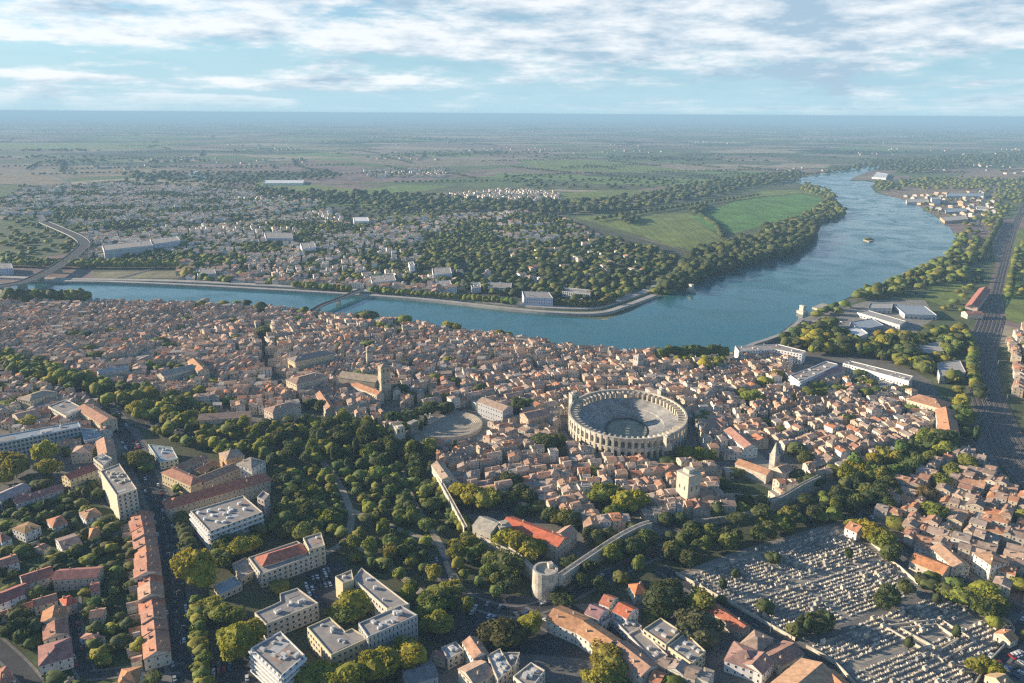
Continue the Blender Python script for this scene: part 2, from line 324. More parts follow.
sheet('ground', [(-20, 350), (60, 372), (180, 404), (240, 430), (330, 418), (400, 436), (435, 480), (480, 530), (560, 575), (640, 545), (820, 492), (960, 440), (990, 460), (860, 520), (700, 570), (650, 600), (560, 605), (500, 640), (420, 660), (380, 700), (200, 700), (205, 560), (190, 520), (140, 430), (60, 396), (-20, 372)], .075, 'park_floor')
sheet('ground', [(-30, 500), (60, 495), (100, 505), (140, 520), (140, 600), (150, 700), (-30, 700)], .08, 'lawn')
CEM_A = [(680, 575), (740, 555), (838, 526), (856, 540), (915, 588), (900, 600), (808, 636), (790, 638), (745, 612), (700, 590)]
CEM_B = [(810, 645), (905, 607), (935, 597), (962, 600), (1010, 632), (985, 665), (965, 690), (870, 690), (840, 665)]
sheet('ground', [(672, 575), (740, 550), (840, 521), (930, 585), (965, 592), (1016, 630), (975, 700), (860, 700), (735, 612)], .09, 'gravel')
sheet('ground', [(860, 300), (900, 283), (942, 266), (960, 246), (990, 236), (996, 262), (984, 300), (975, 345), (984, 392), (960, 430), (930, 380), (880, 352), (830, 345), (780, 345), (800, 325)], .085, 'scrub')
sheet('ground', [(898, 200), (880, 192), (900, 186), (1000, 186), (1000, 212), (960, 225), (925, 212)], .085, 'field_tan')
sheet('ground', [(780, 320), (835, 310), (870, 300), (925, 300), (935, 318), (905, 340), (845, 345), (800, 335)], .09, 'gravel')
sheet('path', [(413, 428), (455, 410), (492, 418), (488, 440), (452, 447), (415, 445)], .10, 'sand')
sheet('ground', [(430, 590), (560, 598), (640, 640), (600, 660), (540, 655), (470, 650), (425, 640)], .095, 'asphalt')
sheet('ground', [(200, 640), (250, 660), (275, 700), (195, 700)], .095, 'asphalt')
sheet('ground', [(300, 560), (345, 562), (345, 600), (330, 612), (308, 600)], .095, 'asphalt')

AVENUE = road([(106, 405), (122, 430), (140, 462), (158, 505), (168, 545), (175, 600), (183, 660), (190, 700)], 13, 3)
BOUL = road([(-10, 362), (50, 382), (100, 398), (125, 412), (150, 425), (200, 438), (245, 445)], 11, 3)
SIDE = road([(72, 598), (74, 630), (80, 660), (88, 676)], 7, 1.5, marks=False)
SIDE2 = road([(-10, 640), (20, 668), (45, 700)], 8, 1.5)
SIDE3 = road([(88, 676), (130, 672), (183, 668)], 6, 1.5, marks=False)
CROSS = road([(440, 560), (455, 590), (480, 605), (520, 612), (560, 600), (590, 585), (640, 560), (700, 535)], 9, 2)
CROSS2 = road([(520, 612), (560, 630), (600, 648), (620, 665), (640, 700)], 9, 2)
CEMR = road([(660, 568), (700, 592), (745, 618), (790, 642), (835, 670), (860, 700)], 8, 1.5)
EAST = road([(865, 514), (885, 535), (925, 560), (960, 578), (1000, 600), (1040, 622)], 8, 1.5)
EAST2 = road([(1040, 610), (1012, 640), (990, 668), (975, 700)], 9, 2)
CEMP = road([(800, 646), (860, 622), (930, 594)], 6, 0, 'path', False, surf='pavement')
NORTH = road([(60, 150*1.0+18), (0, 168)], 4, 0, 'road', False, .7) if False else None
for _k, _p in enumerate(([(300, 446), (330, 470), (350, 510), (345, 540), (320, 556)], [(400, 462), (412, 500), (440, 545), (455, 585)], [(350, 510), (400, 530), (440, 545)], [(345, 540), (380, 560), (430, 600)])): road(_p, 5, 0, 'path', False, surf='sand')
FARR = [road([(0, 278), (60, 280), (170, 282), (256, 286), (350, 291), (430, 297), (512, 305), (560, 309), (596, 308), (628, 298), (655, 288), (678, 272), (682, 262)], 15, 0, 'road', False, 2.5, surf='quay')]
b = MB(); P = smooth_line(GP([(20, 283), (100, 283.5), (180, 286.5), (256, 290.5), (350, 296), (430, 302), (512, 311), (560, 315), (600, 315), (628, 307), (655, 297)]), 6)
strip(b, P, -4, 6, 0, 4.0, 'quay'); tag(b.build('quay_wall'), 'pale stone quay wall along the far bank of the river', 'wall')
for px, wd in (([(640, 172), (700, 178), (730, 172), (800, 160)], 8), ([(512, 208), (560, 210), (620, 201), (690, 190)], 8), ([(960, 260), (975, 230), (985, 200), (1000, 180)], 10), ([(870, 185), (920, 200), (960, 215), (985, 232)], 9), ([(230, 222), (330, 212), (430, 208)], 8), ([(300, 286), (345, 262), (420, 245), (440, 232)], 8), ([(120, 278), (230, 250), (330, 235)], 8)):
    road(px, wd, 0, 'road', False, .5, surf='pavement')

# ------------------------------------------------------------------ records for houses / trees, exclusion zones
HOUSES = []; TREES = []
EXCL = []      # pixel polygons that stay free of generated houses
EXW = []       # world polygons of hand-placed buildings
WALLC = [(.64, .54, .40), (.58, .50, .39), (.48, .40, .31), (.70, .63, .50), (.55, .44, .33), (.47, .42, .36), (.72, .68, .60), (.60, .47, .36)]
ROOFC = [(.44, .27, .18), (.40, .27, .20), (.50, .31, .20), (.36, .27, .21), (.54, .31, .19), (.44, .32, .25), (.32, .23, .18), (.48, .35, .27), (.58, .40, .28), (.54, .23, .12), (.42, .22, .15), (.38, .30, .25), (.48, .25, .16)]
def house(corners, eave, rise, axis=0, wc=None, rc=None, style='gable', base=0, must=False):
    cx = sum(c[0] for c in corners)/4; cy = sum(c[1] for c in corners)/4

    HOUSES.append(dict(c=corners, e=eave, r=rise, ax=axis, wc=wc or random.choice(WALLC), rc=rc or random.choice(ROOFC), st=style, p=(cx, cy), must=must))
def warp(x, y, amp, wl):
    n = noise.noise_vector(Vector((x/wl, y/wl, 1.7))); n2 = noise.noise_vector(Vector((x/wl*2.7+9, y/wl*2.7, 5.1)))
    return x+amp*n.x+amp*.35*n2.x, y+amp*n.y+amp*.35*n2.y
def blocked(p, px, pad=0):
    for e in EXCL:
        if inside(px, e): return True
    for e in EXW:
        if inside(p, e): return True
    return on_road(p, pad)
def district(px, ang, bl=(42, 24), street=4.4, lot=(5, 10.5), hh=(6, 9.6), fill=.93, amp=26, wl=330, wcs=None, rcs=None, flat=.05, treeprob=.25, sep=1.0, zsc=1.0, clump=0):
    Wp = GP(px); xs = [p[0] for p in Wp]; ys = [p[1] for p in Wp]; cx, cy = sum(xs)/len(xs), sum(ys)/len(ys)
    rad = max(math.hypot(x-cx, y-cy) for x, y in Wp)+80; a = R(ang); ca, sa = math.cos(a), math.sin(a)
    n = int(rad/min(bl))+2
    for i in range(-n, n):
        for j in range(-n, n):
            u0 = i*bl[0]+(j % 2)*bl[0]*.4; v0 = j*bl[1]
            if abs(u0) > rad or abs(v0) > rad: continue
            q = (cx+ca*u0-sa*v0, cy+sa*u0+ca*v0)
            if q[1] < 200: continue
            D = (bl[1]-street)/2; bh = random.uniform(*hh)
            for row in (0, 1):
                u = u0+street/2
                while u < u0+bl[0]-street/2-4:
                    L_ = random.uniform(*lot); L_ = min(L_, u0+bl[0]-street/2-u)
                    if u0+bl[0]-street/2-u-L_ < 4: L_ = u0+bl[0]-street/2-u
                    d = D*random.uniform(.78, 1.0)*sep
                    va = v0+street/2 if row == 0 else v0+bl[1]-street/2-d
                    uu = u; u += L_
                    if sep < 1: uu += L_*(1-sep)/2; L_ *= sep
                    cs = []
                    for (x, y) in ((uu, va), (uu+L_, va), (uu+L_, va+d), (uu, va+d)):
                        jx, jy = random.uniform(-.7, .7), random.uniform(-.7, .7); cs.append(warp(cx+ca*(x+jx)-sa*(y+jy), cy+sa*(x+jx)+ca*(y+jy), amp, wl))
                    p = (sum(c[0] for c in cs)/4, sum(c[1] for c in cs)/4)
                    if p[1] < 280: continue
                    pp = PX(*p)
                    if not inside(pp, px) or blocked(p, pp, 2): continue
                    if clump and noise.noise(Vector((p[0]/190, p[1]/150, 4.2)))+noise.noise(Vector((p[0]/60, p[1]/60, 1.2)))*.4 < clump-.5:
                        for _ in range(2):
                            TREES.append((p[0]+random.uniform(-9, 9), p[1]+random.uniform(-9, 9), random.uniform(4.5, 8), random.uniform(7, 12), 'broad', random.choice(DARKG+GREENS[:2])))
                        continue
                    if random.random() > fill:
                        if random.random() < treeprob: TREES.append((p[0], p[1], random.uniform(5, 9), random.uniform(6, 10), 'broad', None))
                        continue
                    h = bh*random.uniform(.74, 1.26)*zsc; r = random.random()
                    st = 'flat' if r < flat else 'hip' if r < flat+.12 else 'gable'
                    ax = 0 if random.random() < .66 else 1
                    span = d if ax == 0 else L_
                    house(cs, h, span*random.uniform(.15, .21), ax, random.choice(wcs or WALLC), random.choice(rcs or ROOFC), st)
GREENS = [(.21, .23, .045), (.18, .20, .045), (.25, .25, .045), (.13, .18, .045), (.23, .22, .045), (.17, .21, .06), (.12, .15, .045)]
DARKG = [(.085, .105, .04), (.10, .12, .04), (.07, .09, .035), (.125, .14, .04)]
YELG = [(.32, .27, .035), (.29, .27, .035), (.25, .25, .035)]
CON = [.07]
def species(r, h, c):
    q = random.random()
    if q < .04: return (min(r, 2.6), h*1.15, 'cypress', DARKG[2])
    if q < .04+CON[0]: return (r*1.1, h*1.1, 'pine', DARKG[1])
    return (r, h, 'broad', c)
def grove(px, spacing, rad=(3.5, 6), hgt=(9, 14), cols=None, sp='broad', keep=.92, road_ok=False, jit=.42, avoid=True):
    Wp = GP(px); xs = [p[0] for p in Wp]; ys = [p[1] for p in Wp]
    nx = int((max(xs)-min(xs))/spacing)+1; ny = int((max(ys)-min(ys))/spacing)+1
    for i in range(nx):
        for j in range(ny):
            if random.random() > keep: continue
            x = min(xs)+(i+.5+random.uniform(-jit, jit))*spacing; y = min(ys)+(j+.5+random.uniform(-jit, jit))*spacing
            if not inside((x, y), Wp): continue
            if not road_ok and on_road((x, y), 0): continue
            if avoid and any(inside((x, y), e) for e in EXW): continue
            s = random.random()
            TREES.append((x, y)+species(rad[0]+(rad[1]-rad[0])*s, (hgt[0]+(hgt[1]-hgt[0])*s)*random.uniform(.85, 1.2), random.choice(cols or GREENS)))
def tree_row(px, step, rad=4, hgt=10, cols=None, sp='broad', jit=.8, sm=5):
    P = smooth_line(GP(px), sm); acc = 0
    for i in range(len(P)-1):
        l = math.hypot(P[i+1][0]-P[i][0], P[i+1][1]-P[i][1]); t = -acc
        while t+step < l:
            t += step; f = t/l
            TREES.append((P[i][0]+(P[i+1][0]-P[i][0])*f+random.uniform(-jit, jit), P[i][1]+(P[i+1][1]-P[i][1])*f+random.uniform(-jit, jit), rad*random.uniform(.85, 1.15), hgt*random.uniform(.9, 1.1), sp, random.choice(cols or GREENS)))
        acc = l-t
MT = []
def tree(u, v, r, h, col=None, sp='broad'):
    x, y = G(u, v); MT.append((x, y, r)); TREES.append((x, y, r, h, sp, col or random.choice(GREENS)))
# ------------------------------------------------------------------ building kits
WINM = {}
def window_mesh(w_, h_):
    k = (round(w_, 1), round(h_, 1))
    if k not in WINM:
        b = MB()
        b.box(0, 0, 0, h_, w_, .10, 0, 'white_paint'); b.box(0, -.06, .12, h_-.12, w_-.3, .10, 0, 'dark_glass')
        WINM[k] = b.mesh('window')
    return WINM[k]
def put_windows(parent, a, b_, z0, floors, fh, step, ww=1.2, wh=1.5, cap=100, count=[0], jit=0, loc=None):
    """windows along wall a->b (outward normal is to the right of a->b)"""
    dx, dy = b_[0]-a[0], b_[1]-a[1]; l = math.hypot(dx, dy); n = max(1, int(l/step)); ang = math.atan2(dy, dx)
    nx, ny = dy/l, -dx/l; me = window_mesh(ww, wh); ox, oy = loc or (0, 0); k = 0
    for f in range(floors):
        for i in range(n):
            if k >= cap: return k
            t = (i+.5)/n
            o = bpy.data.objects.new('window', me); C.objects.link(o); o.parent = parent
            o.location = (a[0]+dx*t+nx*.05-ox, a[1]+dy*t+ny*.05-oy, z0+f*fh); o.rotation_euler = (0, 0, ang); k += 1
    return k
def ccw(P):
    A = sum(P[i][0]*P[(i+1) % len(P)][1]-P[(i+1) % len(P)][0]*P[i][1] for i in range(len(P)))
    return list(P) if A > 0 else list(P)[::-1]
def scaled(P, k, c=None):
    cx = sum(p[0] for p in P)/len(P); cy = sum(p[1] for p in P)/len(P)
    return [(cx+(x-cx)*k, cy+(y-cy)*k) for x, y in P]
def inset(P, d):
    P = ccw(P); n = len(P); out = []
    for i in range(n):
        a, b, c = P[i-1], P[i], P[(i+1) % n]
        e1 = Vector((b[0]-a[0], b[1]-a[1])).normalized(); e2 = Vector((c[0]-b[0], c[1]-b[1])).normalized()
        n1 = Vector((-e1.y, e1.x)); n2 = Vector((-e2.y, e2.x)); m_ = (n1+n2); k = m_.length_squared
        m_ = m_*(2*d/k) if k > .2 else n1*d
        out.append((b[0]+m_.x, b[1]+m_.y))
    return out
def facing(a, b):
    mx_, my_ = (a[0]+b[0])/2, (a[1]+b[1])/2; nx, ny = b[1]-a[1], -(b[0]-a[0])
    return nx*(-mx_)+ny*(-my_) > -.25*math.hypot(nx, ny)*math.hypot(mx_, my_)
def flat_building(name, label, cat, px, h, wc=(.6, .55, .45), roof='gravel_roof', floors=3, step=3.2, ww=1.7, wh=1.7, balconies=False, units=3, win=True, group=None, z0=0, units_col=(.6, .59, .56), parapet=.7):
    P = ccw(GP(px, h)); EXW.append(scaled(P, 1.04)); ox, oy = P[0]
    Q = [(x-ox, y-oy) for x, y in P]; root = tag(empty(name, (ox, oy, z0)), label, cat, group)
    b = MB(); b.prism(Q, 0, h, 'wall_obj', top='none'); I = inset(Q, .45)
    n = len(Q)
    for i in range(n):
        j = (i+1) % n
        b.face([(*Q[i], h), (*Q[j], h), (*I[j], h), (*I[i], h)], 'wall_obj'); b.face([(*I[j], h), (*I[i], h), (*I[i], h-parapet), (*I[j], h-parapet)], 'wall_obj')
    b.build('wall', root, wc)
    b = MB(); b.face([(x, y, h-parapet) for x, y in I], roof); rf = b.build('roof', root)
    if win and floors > 1:
        bb = MB()
        for f in range(1, floors):
            z = f*(h-.8)/floors+.35; O = inset(Q, -.07)
            for i in range(n):
                j = (i+1) % n
                bb.face([(*O[i], z), (*O[j], z), (*O[j], z+.28), (*O[i], z+.28)], 'concrete'); bb.face([(*Q[i], z+.28), (*O[i], z+.28), (*O[j], z+.28), (*Q[j], z+.28)], 'concrete')
        bb.build('string_course', root)
    if units and math.dist(P[0], P[2]) > 18:
        rs = random.Random(int(abs(ox)*7)); xs = [p[0] for p in I]; ys = [p[1] for p in I]; k = t_ = 0; an = math.atan2(Q[1][1]-Q[0][1], Q[1][0]-Q[0][0])
        while k < 3 and t_ < 60:
            t_ += 1; q = rect(rs.uniform(min(xs), max(xs)), rs.uniform(min(ys), max(ys)), rs.uniform(5, 14), rs.uniform(3, 8), an)
            if all(inside(c_, inset(Q, 1)) for c_ in q): k += 1; bb = MB(); bb.prism(q, h-parapet, h-parapet+.05+.03*k, 'wall_obj'); bb.build('roof_patch', root, rs.choice([(.30, .28, .26), (.42, .38, .33), (.40, .28, .22), (.5, .49, .47)]))
    units = int(units*1.7)
    if units:
        rs = random.Random(int(h*100)+len(px)+int(abs(ox)))
        tries = 0; k = 0; xs = [p[0] for p in I]; ys = [p[1] for p in I]
        while k < units and tries < 200:
            tries += 1; x, y = rs.uniform(min(xs), max(xs)), rs.uniform(min(ys), max(ys))
            if not inside((x, y), inset(Q, 3)): continue
            k += 1; bb = MB(); a = math.atan2(Q[1][1]-Q[0][1], Q[1][0]-Q[0][0]); bb.box(x, y, h-parapet, h-parapet+rs.uniform(.8, 1.9), rs.uniform(1.2, 3.4), rs.uniform(1, 2), a+(math.pi/2 if rs.random() < .5 else 0), 'wall_obj')
            bb.build('roof_unit', root, units_col)
    if win:
        fh = (h-.8)/floors; cap = 96
        for i in range(n):
            a, c = Q[i], Q[(i+1) % n]
            if math.hypot(c[0]-a[0], c[1]-a[1]) < 4: continue
            if facing(P[i], P[(i+1) % n]):
                if balconies:
                    for f in range(floors):
                        l = math.hypot(c[0]-a[0], c[1]-a[1]); nx, ny = (c[1]-a[1])/l, -(c[0]-a[0])/l
                        bb = MB(); z = .9+f*fh+fh*.25
                        bb.prism([(a[0]+nx*.02, a[1]+ny*.02), (a[0]+nx*1.3, a[1]+ny*1.3), (c[0]+nx*1.3, c[1]+ny*1.3), (c[0]+nx*.02, c[1]+ny*.02)], z-.25, z+.9, 'white_paint', bottom=True); bb.build('balcony', root)
                cap -= put_windows(root, a, c, 1.1+(.35*fh if balconies else 0), floors, fh, step, ww, wh, cap=max(0, cap))
    return root
def roof_prism(b, Q, e, r, ax, st, over, m, wm, col=(1, 1, 1), wcol=(1, 1, 1), gables=True, thick=.25):
    """Q: four corners ccw; ridge parallel to Q0->Q1 when ax=0"""
    if ax: Q = Q[1:]+Q[:1]
    S = scaled(Q, 1+over) if over else Q
    m0 = [(S[0][k]+S[3][k])/2 for k in (0, 1)]; m1 = [(S[1][k]+S[2][k])/2 for k in (0, 1)]
    if st == 'hip':
        L_ = math.hypot(m1[0]-m0[0], m1[1]-m0[1]); wd = math.hypot(S[3][0]-S[0][0], S[3][1]-S[0][1]); t = min(.45, wd*.5/L_)
        r0 = [m0[k]+(m1[k]-m0[k])*t for k in (0, 1)]; r1 = [m1[k]+(m0[k]-m1[k])*t for k in (0, 1)]
    else: r0, r1 = m0, m1
    E = e+.02; A = [(*p, E) for p in S]; R0 = (*r0, E+r); R1 = (*r1, E+r)
    b.face([A[0], A[1], R1, R0], m, col); b.face([A[2], A[3], R0, R1], m, col)
    if st == 'hip': b.face([A[1], A[2], R1], m, col); b.face([A[3], A[0], R0], m, col)
    elif over:
        pass
    if thick:
        Z = e-thick
        for i in range(4):
            p, q = S[i], S[(i+1) % 4]; b.face([(*p, Z), (*q, Z), (*q, E), (*p, E)], m, col)
    return Q
def gable_tris(b, Q, e, r, ax, m, col=(1, 1, 1), k=.97):
    if ax: Q = Q[1:]+Q[:1]
    for i, j in ((1, 2), (3, 0)):
        p, q = Q[i], Q[j]; b.face([(*p, e), (*q, e), ((p[0]+q[0])/2, (p[1]+q[1])/2, e+r*k)], m, col)
def gable_building(name, label, cat, a, b_, width, eave, rise, wc=(.6, .52, .4), rc=(.42, .22, .14), floors=2, style='gable', step=3.4, ww=1.1, wh=1.6, win=True, chim=1, group=None, zr=None):
    zr = eave+rise if zr is None else zr; A = G(*a, zr); B = G(*b_, zr); l = math.hypot(B[0]-A[0], B[1]-A[1]); nx, ny = -(B[1]-A[1])/l*width/2, (B[0]-A[0])/l*width/2
    P = ccw([(A[0]-nx, A[1]-ny), (B[0]-nx, B[1]-ny), (B[0]+nx, B[1]+ny), (A[0]+nx, A[1]+ny)]); EXW.append(scaled(P, 1.04))
    return quad_building(name, label, cat, P, eave, rise, wc, rc, floors, style, step, ww, wh, win, chim, group)
def quad_building(name, label, cat, P, eave, rise, wc, rc, floors, style='gable', step=3.4, ww=1.1, wh=1.6, win=True, chim=1, group=None, ax=0, wcap=60):
    ox, oy = sum(p[0] for p in P)/4, sum(p[1] for p in P)/4; Q = [(x-ox, y-oy) for x, y in P]
    root = tag(empty(name, (ox, oy, 0)), label, cat, group)
    b = MB(); b.prism(Q, 0, eave, 'wall_obj', top='none' if style != 'flat' else None)
    if style == 'gable': gable_tris(b, Q, eave, rise, ax, 'wall_obj')
    b.build('wall', root, wc); b = MB()
    if style == 'flat':
        I = inset(Q, .5)
        b.prism(inset(Q, .02), eave, eave+.6, 'roof_obj', top='none'); b.face([(*p, eave+.1) for p in inset(Q, .3)], 'roof_obj')
        rf = b.build('roof', root, (.34, .31, .28))
    else:
        roof_prism(b, Q, eave, rise, ax, style, .05, 'roof_obj', None); rf = b.build('roof', root, rc)
    T = Q[1:]+Q[:1] if ax else Q
    rs = random.Random(int(ox*13+oy*7))
    for k in range(chim):
        t = rs.uniform(.15, .85); s = rs.choice((.25, .7)); x = (T[0][0]*(1-t)+T[1][0]*t)*(1-s)+(T[3][0]*(1-t)+T[2][0]*t)*s; y = (T[0][1]*(1-t)+T[1][1]*t)*(1-s)+(T[3][1]*(1-t)+T[2][1]*t)*s
        bb = MB(); an = math.atan2(T[1][1]-T[0][1], T[1][0]-T[0][0]); bb.box(0, 0, 0, rise*.6+1.3, 1.1, .7, 0, 'wall_obj'); bb.box(0, 0, rise*.6+1.3, rise*.6+1.55, .8, .45, 0, 'roof_obj')
        c = bb.build('chimney', rf, (.5, .4, .3)); c.location = (x, y, eave); c.rotation_euler = (0, 0, an)
    if win:
        fh = eave/floors; cap = wcap
        for i in range(4):
            a, c = Q[i], Q[(i+1) % 4]
            if facing(P[i], P[(i+1) % 4]): cap -= put_windows(root, a, c, fh*.32, floors, fh, step, ww, min(wh, fh*.5), cap=max(cap, 0))
    return root

FB, GB = flat_building, gable_building
# ------------------------------------------------------------------ the amphitheatre
AMP = G(627, 420.5, 10); AA, AB, AROT = 53.5, 63.0, R(-6)
def amp_pt(t, ra, rb):
    x, y = ra*math.cos(t), rb*math.sin(t); ca, sa = math.cos(AROT), math.sin(AROT)
    return (x*ca-y*sa, x*sa+y*ca)
def ring(b, off0, off1, z0, z1, m, n=120, bottom=False):
    for i in range(n):
        t0, t1 = 2*math.pi*i/n, 2*math.pi*(i+1)/n
        o0, o1 = amp_pt(t0, AA-off0, AB-off0), amp_pt(t1, AA-off0, AB-off0); i0, i1 = amp_pt(t0, AA-off1, AB-off1), amp_pt(t1, AA-off1, AB-off1)
        b.face([(*o0, z0), (*o1, z0), (*o1, z1), (*o0, z1)], m); b.face([(*i1, z0), (*i0, z0), (*i0, z1), (*i1, z1)], m)
        b.face([(*o0, z1), (*o1, z1), (*i1, z1), (*i0, z1)], m)
        if bottom: b.face([(*i0, z0), (*i1, z0), (*o1, z0), (*o0, z0)], m)
def arcade(b, off, th, z0, ztop, nb, pier, spring, m):
    """real arched openings between piers, wall th thick"""
    for i in range(nb):
        tc = 2*math.pi*i/nb; dt = 2*math.pi/nb
        ta, tb = tc-dt/2, tc+dt/2; f = pier/2
        us = [0, f]+[f+(1-2*f)*k/6 for k in range(1, 6)]+[1-f, 1]
        rad = .5*(1-2*f)*dt*60
        def P(u, o): return amp_pt(ta+(tb-ta)*u, AA-o, AB-o)
        for k in range(len(us)-1):
            u0, u1 = us[k], us[k+1]
            def arch(u):
                if u <= f+1e-6 or u >= 1-f-1e-6: return spring
                s = (u-.5)/(.5-f); return spring+rad*math.sqrt(max(0, 1-s*s))
            if k == 0 or k == len(us)-2: b0 = b1 = z0
            else: b0, b1 = arch(u0), arch(u1)
            for o, rev in ((off, False), (off+th, True)):
                q = [(*P(u0, o), b0), (*P(u1, o), b1), (*P(u1, o), ztop), (*P(u0, o), ztop)]
                b.face(q[::-1] if rev else q, m)
            if not (k == 0 or k == len(us)-2): b.face([(*P(u0, off), b0), (*P(u0, off+th), b0), (*P(u1, off+th), b1), (*P(u1, off), b1)], m)
        for u in (f, 1-f):
            b.face([(*P(u, off), z0), (*P(u, off+th), z0), (*P(u, off+th), spring), (*P(u, off), spring)], m)
mat('seat_stone', (.36, .35, .33), .9, nscale=.12, namt=.35, nscale2=1.2)
mat('arena_sand', (.30, .31, .24), .95, nscale=.1, nscale2=1)
def amphitheatre():
    root = tag(empty('roman_amphitheatre', (*AMP, 0)), 'huge oval stone Roman amphitheatre with two storeys of arches', 'amphitheatre'); root.scale = (1, 1, .9)
    b = MB(); arcade(b, 0, 2.2, 0, 9.6, 60, .42, 5.2, 'limestone'); ring(b, -.35, 2.4, 9.6, 10.4, 'limestone'); b.build('lower_arcade', root)
    b = MB(); arcade(b, 0, 1.3, 10.4, 19.9, 60, .42, 15.3, 'limestone'); ring(b, -.25, 1.4, 19.9, 20.5, 'limestone')
    for i in range(60):      # radial buttress walls between the bays
        t = 2*math.pi*(i+.5)/60; d = .016
        q = [amp_pt(t-d, AA-1.5, AB-1.5), amp_pt(t+d, AA-1.5, AB-1.5), amp_pt(t+d, AA-8.0, AB-8.0), amp_pt(t-d, AA-8.0, AB-8.0)]
        b.prism(q, 10.6, 19.4, 'limestone')
        p = [amp_pt(t-d*1.4, AA+.7, AB+.7), amp_pt(t+d*1.4, AA+.7, AB+.7), amp_pt(t+d*1.4, AA+.02, AB+.02), amp_pt(t-d*1.4, AA+.02, AB+.02)]
        b.prism(p, 0, 9.5, 'limestone'); b.prism([amp_pt(t-d*1.1, AA+.5, AB+.5), amp_pt(t+d*1.1, AA+.5, AB+.5), amp_pt(t+d*1.1, AA+.02, AB+.02), amp_pt(t-d*1.1, AA+.02, AB+.02)], 10.5, 20.3, 'limestone')
    b.build('upper_arcade', root)
    b = MB(); ring(b, 2.1, 8, 10.3, 10.6, 'old_stone'); ring(b, 7.6, 8.4, 0, 13.5, 'old_stone'); b.build('gallery', root)
    b = MB(); n = 26; r0 = 8.4; z = 13.2
    for k in range(n): ring(b, r0+k*.95, r0+(k+1)*.95, 0, z-k*.42-(1.3 if k > 11 else 0), 'seat_stone', 96)
    b.build('seating', root)
    b = MB(); e = r0+n*.95
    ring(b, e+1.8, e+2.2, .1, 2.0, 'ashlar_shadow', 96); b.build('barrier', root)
    b = MB(); b.face([(*amp_pt(2*math.pi*i/96, AA-e, AB-e), .3) for i in range(96)], 'arena_sand'); b.build('arena_floor', root)
    for (u, v, hh, s) in ((574, 398, 29, 7.5), (662, 391, 25, 6.5), (668, 437, 24.5, 5.5)):
        x, y = G(u, v, 21); b = MB(); an = R(20); X, Y = x-AMP[0], y-AMP[1]
        b.prism(rect(X, Y, s, s, an), 10.5, hh-.9, 'old_stone'); b.prism(rect(X, Y, s+.5, s+.5, an), hh-.9, hh-.2, 'old_stone')
        b.prism(rect(X, Y, s*.55, s*.55, an), hh-.2, hh+1.2, 'old_stone')
        for sx in (-1, 1):
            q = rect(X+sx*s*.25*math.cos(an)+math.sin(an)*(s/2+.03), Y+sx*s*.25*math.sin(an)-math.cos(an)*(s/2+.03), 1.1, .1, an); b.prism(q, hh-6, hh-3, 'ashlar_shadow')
        b.build('tower', root)
    EXW.append([(AMP[0]+p[0], AMP[1]+p[1]) for p in [amp_pt(2*math.pi*i/32, AA+11, AB+11) for i in range(32)]])
amphitheatre()
sheet('ground', [PX(AMP[0]+p[0], AMP[1]+p[1]) for p in [amp_pt(2*math.pi*i/32, AA+12, AB+12) for i in range(32)]], .11, 'pavement')

# ------------------------------------------------------------------ Roman theatre
def theatre():
    o = G(447, 427); root = tag(empty('roman_theatre', (*o, 0)), 'ruined half-round Roman theatre of stone steps beside the park', 'ruin')
    b = MB()
    for k in range(10):
        r = 17+k*1.6; r2 = r+1.6; n = 40
        for i in range(n):
            t0, t1 = R(-128)+R(190)*i/n, R(-128)+R(190)*(i+1)/n; f = lambda r_, t: (r_*math.cos(t), r_*math.sin(t)*1.0)
            z = .4+k*.36; a, c, d, e = f(r, t0), f(r, t1), f(r2, t1), f(r2, t0)
            b.face([(*a, z), (*c, z), (*d, z), (*e, z)], 'sand'); b.face([(*a, 0), (*c, 0), (*c, z), (*a, z)][::-1], 'limestone')
            if k == 9: b.face([(*e, 0), (*d, 0), (*d, z), (*e, z)], 'limestone')
    b.build('seating', root)
    b = MB(); b.prism(rect(-24, 6, 10, 40, R(-35)), 0, 1.2, 'limestone'); b.build('stage', root)
    b = MB(); b.prism(rect(-30, -14, 5, 9, R(-35)), 0, 11, 'old_stone'); b.build('wall', root)
    for k in range(2):
        b = MB(); n = 10; b.prism([(-20+k*4+.6*math.cos(2*math.pi*i/n), 2+k*2+.6*math.sin(2*math.pi*i/n)) for i in range(n)], 1.2, 11, 'limestone'); b.prism(rect(-20+k*4, 2+k*2, 1.8, 1.8, 0), 11, 11.8, 'limestone'); b.build('column', root)
    rs = random.Random(3)
    EXW.append([(o[0]+44*math.cos(t), o[1]+44*math.sin(t)) for t in [2*math.pi*i/20 for i in range(20)]])
theatre()

